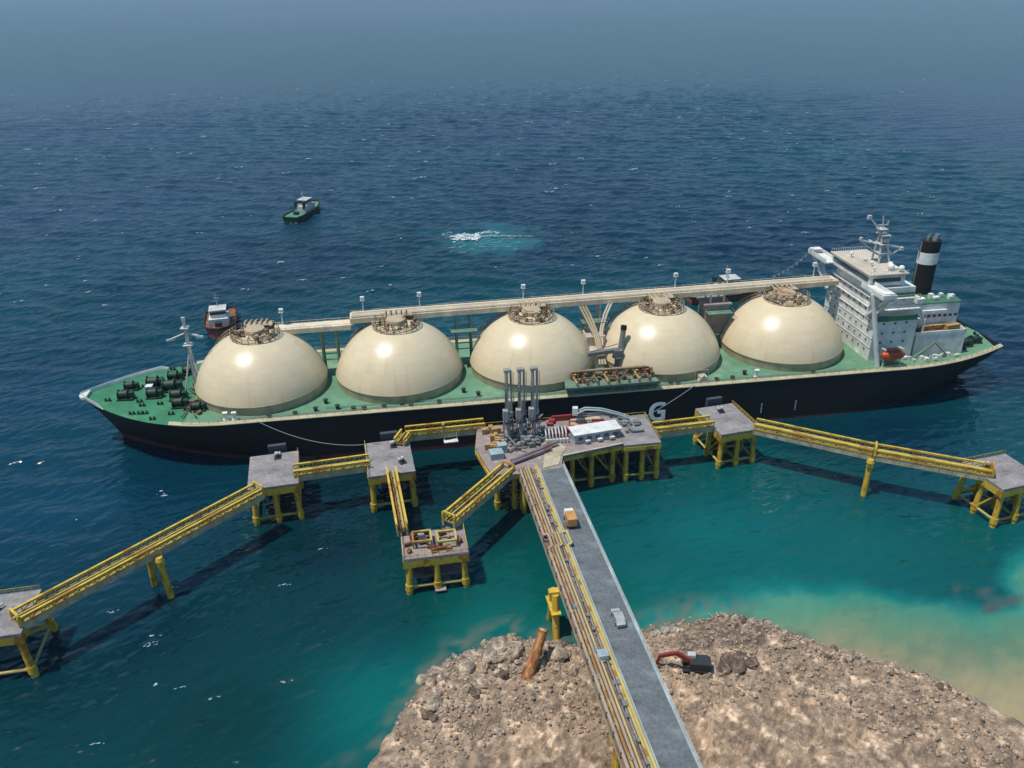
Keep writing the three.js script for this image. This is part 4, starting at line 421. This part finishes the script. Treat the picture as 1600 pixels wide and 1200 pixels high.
  m = new MB(); m.tube([-14, H + 0.8, 53], [-1, H + 1.2, 46.4], 0.5, 0.5, 10); m.tube([-15, H + 0.6, 54.4], [-3, H + 0.9, 48.6], 0.4, 0.4, 10); m.build('header_pipe', mat.mauve, t);
  m = new MB(); m.prism([[-4.2, 46.6], [-0.6, 44.4], [1.2, 48], [-0.9, 51.4], [-2.4, 55.5], [-6.6, 56.6]], H + 0.01, H + 0.14); m.build('road_head', mat.pale, t);
  m = new MB(); m.prism([[5, 34.6], [13, 34.2], [13.4, 38.4], [4, 38.8]], H + 0.01, H + 0.9); m.build('plinth', mat.pale, t);
  m = new MB(); for (let i = 0; i < 12; i++) m.box(rr(0.6, 2), rr(0.3, 1), rr(0.6, 2), rr(18.2, 22.8), H + 0.5, rr(35, 43)); stuff(m.build('hatch_gear', mat.grey, t));
}
for (const [i, nm] of [[0, 'leftmost of the three tall grey loading arms standing on platform'], [1, 'middle of the three tall grey loading arms standing on platform'], [2, 'rightmost of the three tall grey loading arms standing on platform']]) {
  const x = [-13.0, -9.6, -6.2][i], t = thing('cargo_loader', nm, 'loading arm', [x, 12, 41], 0);
  new MB().tube([0, 0, 0], [0, 11.4, 0], 0.62, 0.5, 12).box(1.6, 0.6, 1.6, 0, 0.3, 0).tube([0, 7, 0], [0, 7.7, 0], 0.85, 0.85, 12).build('riser', mat.armgrey, t);
  let m = new MB(); m.tube([-0.3, 10.6, 0.2], [-0.1, 20, -0.6], 0.34, 0.3, 10); m.beam([-0.8, 9, 0.5], [-0.6, 19.6, -0.4], 0.22); for (let k = 0; k < 7; k++) m.beam([-0.8, 9.6 + k * 1.4, 0.4], [-0.2, 10.6 + k * 1.4, 0], 0.12); m.tube([-0.9, 20, -0.6], [0.9, 20, -0.6], 0.62, 0.62, 14); m.build('inboard_arm', mat.armgrey, t);
  m = new MB(); m.tube([0.85, 20, -0.6], [1.15, 7.4, -1.6], 0.3, 0.28, 10); m.tube([1.15, 7.4, -1.6], [1.15, 6.2, -1.6], 0.5, 0.5, 10); m.beam([1.5, 19.4, -0.6], [1.6, 10, -1.2], 0.18); m.build('outboard_arm', mat.armgrey, t);
  new MB().box(1.3, 2.6, 1.5, -0.9, 8.2, 1.2).build('counterweight', mat.armgrey, t); new MB().tube([-0.6, 20, -0.6], [-0.9, 8.4, 1.1], 0.07, 0.07, 5).build('cable', mat.dark, t);
  m = new MB(); m.box(2.6, 0.2, 2.6, 0, 5.2, 0); for (const a of [-1.2, 1.2]) for (const b of [-1.2, 1.2]) m.box(0.18, 5.4, 0.18, a, 2.6, b); for (const a of [-1.2, 1.2]) m.box(0.1, 1, 2.5, a, 5.9, 0); m.build('service_stand', mat.mauve, t);
}
{
  const t = thing('control_building', 'low building with long white roof at the front of the platform', 'building', [9.7, 12, 43.9], 0.13);
  new MB().box(12.6, 2.6, 4.2, 0, 1.3, 0).build('wall', mat.lightblue, t); new MB().box(13.4, 0.3, 5.0, 0, 2.75, -0.2).build('roof', mat.white, t); for (let i = 0; i < 5; i++) { new MB().box(1.3, 0.9, 0.1, -4.8 + i * 2.4, 1.5, 2.12).build('window', mat.glass, t); } new MB().box(1, 1.9, 0.1, 5.6, 0.95, 2.12).build('door', mat.grey, t); const m = new MB(); for (let i = 0; i < 3; i++) m.box(1.2, 0.5, 0.7, -3 + i * 3.4, 0.9, 2.7); stuff(m.build('air_conditioner', mat.white, t));
}
{
  const t = thing('gangway_tower', 'grey gangway with arched jib lying on the platform below the hull', 'gangway', [10.6, 12, 37.2], -0.12);
  new MB().box(2.2, 2.4, 2.2, -3.2, 1.2, 0).tube([-3.2, 2.4, 0], [-3.2, 4, 0], 0.8, 0.7, 12).build('base', mat.steel, t); let m = new MB(); for (const z of [-0.6, 0.6]) { m.path([[-4.4, 3.8, z], [-2, 5, z], [2.5, 4.6, z], [7, 3.2, z], [10, 2.0, z]], 0.26, 6, 24); m.path([[-3, 3.2, z], [2.5, 3.4, z], [7, 2.3, z], [10, 1.6, z]], 0.16, 6, 24); } for (let i = 0; i < 11; i++) m.box(0.14, 0.14, 1.3, -3.4 + i * 1.2, 4.6 - Math.max(0, i - 4) * 0.33, 0); m.build('jib', mat.lightblue, t); new MB().box(3.4, 1.5, 2, 1.5, 0.75, 0.4).build('winch_cabin', mat.redpaint, t); new MB().box(1.4, 2.2, 1.4, -4.8, 4.4, 0).build('counterweight', mat.white, t);
}
{ // trestle with road and pipe rack
  const t = thing('trestle', 'long grey trestle carrying a road and pipes from shore to platform', 'trestle', [-7.2, 0, 56], 0.039), H = 12, L = 112;
  for (let i = 0; i < 14; i++) new MB().box(6.5, 0.5, 7.97, 2.6, H - 0.25, 4 + i * 8).build('road_slab', mat.road, t, 0.08);
  for (const x of [-0.5, 5.75]) new MB().box(0.35, 0.35, L, x, H + 0.14, L / 2).build('kerb', mat.lightblue, t);
  let m = new MB(); for (let i = 0; i < L / 2; i++) m.box(0.1, 1.0, 0.1, 5.9, H + 0.5, i * 2 + 0.5); for (const h of [0.6, 1.05]) m.box(0.08, 0.08, L, 5.9, H + h, L / 2); stuff(m.build('guard_rail', mat.offwhite, t));
  for (const x of [-5.3, -2.2, 0, 5]) new MB().box(0.55, 1.3, L, x, H - 1.2, L / 2).build('girder', mat.pale, t);
  new MB().box(2.1, 0.12, L, -2.1, H - 0.35, L / 2).build('grating', mat.mauve, t); new MB().box(2.6, 0.1, L, -4.4, H - 0.42, L / 2).build('rack_floor', mat.brown, t);
  m = new MB(); for (let i = 0; i < L / 4; i++) { m.box(5.2, 0.3, 0.3, -3.1, H - 0.1, i * 4 + 1); m.box(0.2, 1.4, 0.2, -5.6, H + 0.4, i * 4 + 1); m.box(0.2, 1.0, 0.2, -3.05, H + 0.2, i * 4 + 1); } stuff(m.build('pipe_support', mat.mauve, t));
  const pipe = (x, y, r, mt, kinks = []) => { const p = [[x, H + y, 0]]; for (const z of [30]) p.push([x, H + y, z - 2.4], [x + 0.9, H + y + 0.35, z - 2.1], [x + 0.9, H + y + 0.35, z + 2.1], [x, H + y, z + 2.4]); p.push([x, H + y, L]); const c = new THREE.CurvePath(); for (let i = 1; i < p.length; i++) c.add(new THREE.LineCurve3(V(...p[i - 1]), V(...p[i]))); const b = new MB(); for (let i = 1; i < p.length; i++) { b.tube(p[i - 1], p[i], r, r, 10); b.ball(r * 1.02, ...p[i]); } b.build('pipe', mt, t); };
  pipe(-5.2, 0.45, 0.34, mat.pinktan); pipe(-4.4, 0.4, 0.26, mat.ochre); pipe(-3.75, 0.45, 0.3, mat.pinktan); pipe(-3.1, 0.5, 0.24, mat.yellowtan); pipe(-2.5, 0.1, 0.2, mat.mauve); pipe(-1.95, 0.1, 0.16, mat.pinkgrey); pipe(-1.0, 0.55, 0.34, mat.yellowtan);
  new MB().box(0.5, 0.25, L, -1.45, H + 0.25, L / 2).build('cable_tray', mat.dirtyyellow, t);
  m = new MB(); for (let i = 0; i < 120; i++) m.box(rr(0.2, 0.7), rr(0.2, 0.7), rr(0.3, 1.4), rnd() < 0.6 ? rr(-2.7, -1.5) : rr(-5.4, -3.2), H + (rnd() < 0.5 ? 0.1 : 0.5), rr(3, 108)); stuff(m.build('rack_fittings', mat.grey, t));
  for (const [z, sp] of [[1, 0], [43, 1], [80, 0]]) { m = new MB(); m.box(11.6 + 2 * sp, 1.0, 1.4, 0.2 - sp, H - 2.3, z); m.build('pier_cap', mat.yellow, t); for (const x of [-4.4 - 2.0 * sp, 4.6]) for (const d of sp ? [-2.2, 2.2] : [-0.6, 0.6]) new MB().tube([x + (x < 0 ? -0.3 : 0.7) * sp, -3, z + d * 1.6], [x, H - 2.4, z + d * 0.35], sp ? 0.75 : 0.55, sp ? 0.75 : 0.55, 12).build('pier_pile', mat.yellow, t); if (sp) for (const x of [-6.6, 5.2]) { new MB().tube([x, 3, z - 3], [x, 3, z + 3], 0.3, 0.3, 8).build('pier_brace', mat.dirtyyellow, t); new MB().box(2.0, 0.3, 6, x, 6.2, z).build('pier_platform', mat.yellow, t); } }
}
{ // vehicles on the trestle
  const wheels = (t, xs, z, r) => { for (const x of xs) for (const s of [-1, 1]) { const w = new MB().tube([x, r, s * z - 0.14], [x, r, s * z + 0.14], r, r, 14).build('wheel', mat.rubber, t); new MB().tube([x, r, s * (z + 0.15) - 0.03], [x, r, s * (z + 0.15) + 0.03], r * 0.5, r * 0.5, 10).build('hub', mat.steel, w); } };
  let t = thing('small_truck', 'small orange truck parked on the trestle road', 'truck', [-4.6, 12.02, 79.8], 1.53 + 0.04);
  new MB().box(3.4, 1.9, 2.1, -0.9, 1.75, 0).build('cargo_box', mat.truckorange, t); new MB().box(1.5, 1.5, 2.0, 1.7, 1.3, 0).box(1.1, 0.5, 1.9, 1.55, 2.25, 0).build('cab', mat.white, t); new MB().box(0.06, 0.6, 1.6, 2.47, 1.7, 0).build('windscreen', mat.glass, t); new MB().box(5, 0.3, 1.6, 0, 0.65, 0).build('chassis', mat.dark, t); wheels(t, [-1.6, 1.6], 0.95, 0.48);
  const car = (label, x, z, ry, y = 12.02) => { const c = thing('parked_car', label, 'car', [x, y, z], ry); const s = new THREE.Shape([[-2.2, 0.35], [2.2, 0.35], [2.25, 0.8], [1.3, 0.98], [0.6, 1.5], [-1.3, 1.52], [-2.0, 1.0], [-2.25, 0.9]].map((p) => new THREE.Vector2(...p))); const g = new THREE.ExtrudeGeometry(s, { depth: 1.6, bevelEnabled: true, bevelSize: 0.08, bevelThickness: 0.08, bevelSegments: 2 }); g.translate(0, 0, -0.8); new MB().add(g).build('body', mat.cargrey, c); new MB().box(2.0, 0.34, 1.82, -0.35, 1.22, 0).build('side_window', mat.glass, c); new MB().box(0.08, 0.72, 1.5, 1.02, 1.32, 0, 0, 0, 0.93).build('windscreen', mat.glass, c); wheels(c, [-1.4, 1.4], 0.82, 0.34); };
  car('light grey car on the trestle road nearest the shore', -2.0, 111.6, 1.6); 
  t = thing('service_box', 'white cabinet on the pipe rack at the shore end', 'cabinet', [-7.3, 12.1, 120.8], 0.04); new MB().box(1.7, 1.4, 1.6, 0, 0.7, 0).build('cabinet_body', mat.white, t); new MB().box(1.9, 0.12, 1.8, 0, 1.46, 0).build('cabinet_lid', mat.lightblue, t);
  // excavator on the shore
  const y = landH(12.6, 115.6); t = thing('excavator', 'excavator with red boom and dark body on the shore right of the trestle', 'excavator', [12.8, y, 115.8], Math.PI - 0.25);
  for (const s of [-1, 1]) new MB().box(4.2, 0.9, 0.7, 0, 0.45, s * 1.2).tube([2.1, 0.45, s * 1.2 - 0.35], [2.1, 0.45, s * 1.2 + 0.35], 0.45, 0.45, 10).tube([-2.1, 0.45, s * 1.2 - 0.35], [-2.1, 0.45, s * 1.2 + 0.35], 0.45, 0.45, 10).build('track', mat.rubber, t); new MB().box(3.6, 1.5, 2.7, -0.5, 1.8, 0).box(1.2, 1.0, 2.6, -2.2, 1.8, 0).build('body', mat.dark, t); new MB().box(1.5, 1.8, 1.1, 0.9, 2.3, 0.8).build('cab', mat.offwhite, t); new MB().beam([1, 2.2, -0.3], [4, 4.2, -0.3], 0.6, 0.8).beam([4, 4.2, -0.3], [7, 3.2, -0.3], 0.55, 0.7).build('boom', mat.redpaint, t); new MB().beam([7, 3.3, -0.3], [7.6, 0.9, -0.3], 0.45, 0.5).build('arm', mat.redpaint, t); new MB().box(1.0, 0.9, 1.1, 7.4, 0.6, -0.3, 0, 0, 0.4).build('bucket', mat.brown, t);
  const c = thing('steel_pile', 'rusty orange steel pile leaning on the rocks left of the trestle', 'pile'); new MB().tube([-20.2, 0.2, 113.2], [-15.6, 6.6, 106.6], 1.25, 0.85, 16).build('pile_shaft', M([0.45, 0.22, 0.07], 0.8, 'heavyrust'), c); new MB().tube([-15.62, 6.57, 106.63], [-15.4, 6.9, 106.3], 1.05, 1.0, 16).build('pile_head', mat.ochre, c);
}
{ // mooring lines
  const line = (label, a, b, sag) => { const p = []; for (let i = 0; i <= 14; i++) { const t = i / 14; p.push([lerp(a[0], b[0], t), lerp(a[1], b[1], t) - sag * 4 * t * (1 - t), lerp(a[2], b[2], t)]); } const o = new MB().path(p, 0.11, 5, 40).build('mooring_line', mat.rope, scene); tag(o, label, 'rope'); };
  line('slack grey mooring rope from the bow to the dolphin below second dome', [-80, 13.9, 22.9], [-46.6, 11.8, 36.6], 3.4);
  line('taut mooring rope from ship rail down to the right end of platform', [44.5, 13.9, 22.9], [25.6, 12.6, 36.4], 0.4);
}
// ---------------------------------------------------------------- tug boats
function tug(label, x, z, ry, L, B, hullMat, deckMat, houseMat) {
  const t = thing('tug_boat', label, 'tug boat', [x, 0, z], ry); // bow along +x
  const poly = (k, x0) => { const p = []; for (let i = 0; i <= 20; i++) { const u = i / 20, xx = lerp(-L / 2, L / 2, u), h = B / 2 * k * (u < 0.15 ? 0.82 + 1.2 * u : 1) * (u > 0.55 ? Math.sqrt(Math.max(0, 1 - ((u - 0.55) / 0.45) ** 2.2)) : 1); p.push([xx * (0.96 + 0.04 * k), h]); } return p; };
  const pos = [], idx = [], lv = [[-1, 0.78], [0.4, 0.88], [2.0, 0.97], [3.2, 1]]; lv.forEach(([y, k], j) => { const p = poly(k); const ring = [...p, ...p.slice().reverse().map(([a, b]) => [a, -b])]; ring.forEach(([a, b], i) => { const up = j > 1 ? smooth(0.1, 0.5, a / L) * 1.5 : 0; pos.push(a, y + up, b); if (j && i) { const n = ring.length, o = j * n + i, q = o - n - 1; idx.push(q, q + 1, o - 1, q + 1, o, o - 1); } }); const n = ring.length; if (j) idx.push((j - 1) * n + n - 1, (j - 1) * n, j * n + n - 1, (j - 1) * n, j * n, j * n + n - 1); });
  new MB().add(custom(pos, idx)).build('hull', hullMat, t, 0.1);
  { const p = poly(0.97), ps = [], ix = []; p.forEach(([a, b], i) => { const y = 2.5 + smooth(0.1, 0.5, a / L) * 1.5; ps.push(a, y, b, a, y, -b); if (i) { const o = i * 2; ix.push(o - 2, o, o - 1, o, o + 1, o - 1); } }); new MB().add(custom(ps, ix)).build('deck', deckMat, t, 0.1); }
  const fm = new MB(); fm.path(poly(1.03).map(([a, b]) => [a, 2.9 + smooth(0.1, 0.5, a / L) * 1.5, b]).concat(poly(1.03).reverse().map(([a, b]) => [a, 2.9 + smooth(0.1, 0.5, a / L) * 1.5, -b])), 0.42, 7, 80, true); fm.build('fender', mat.rubber, t);
  new MB().box(L * 0.36, 3.0, B * 0.62, L * 0.06, 4.2, 0).build('deck_house', houseMat, t); const wh = new MB().box(L * 0.2, 2.8, B * 0.5, L * 0.08, 7.1, 0).build('wheelhouse', houseMat, t); new MB().box(L * 0.205, 1.1, B * 0.51, L * 0.08, 7.5, 0).build('window_band', mat.glass, wh); new MB().box(L * 0.23, 0.3, B * 0.56, L * 0.08, 8.65, 0).build('wheelhouse_roof', mat.offwhite, wh);
  for (const s of [-1, 1]) new MB().box(1.6, 4.2, 1.3, -L * 0.1, 6.4, s * B * 0.24).build('funnel', mat.dark, t); new MB().tube([L * 0.02, 8.7, 0], [L * 0.02, 14, 0], 0.18, 0.1, 6).box(0.15, 0.15, 2.4, L * 0.02, 11, 0).box(0.3, 0.25, 1.8, L * 0.02, 12.2, 0).build('mast', mat.offwhite, t); new MB().box(2.2, 1.4, 2.6, -L * 0.26, 3.4, 0).build('tow_winch', mat.dark, t); new MB().box(2, 1.3, 2.4, L * 0.32, 4.6, 0).build('bow_winch', mat.dark, t);
}
tug('red tug with white wheelhouse just beyond the first tank dome', -109.3, -84, -Math.PI / 2 + 0.12, 27, 11.5, mat.tugred, mat.rustbrown, mat.white);
tug('small green tug alone on the open sea beyond the ship', -90.5, -249, 1.17, 33, 10.5, M([0.02, 0.10, 0.06], 0.6, 'grime'), mat.tuggreen, mat.offwhite);
tug('red and green tug mostly hidden behind the ship near the bridge', 94, -79, 0.05, 31, 11, mat.tugred, mat.tuggreen, mat.white);

renderer.render(scene, camera);
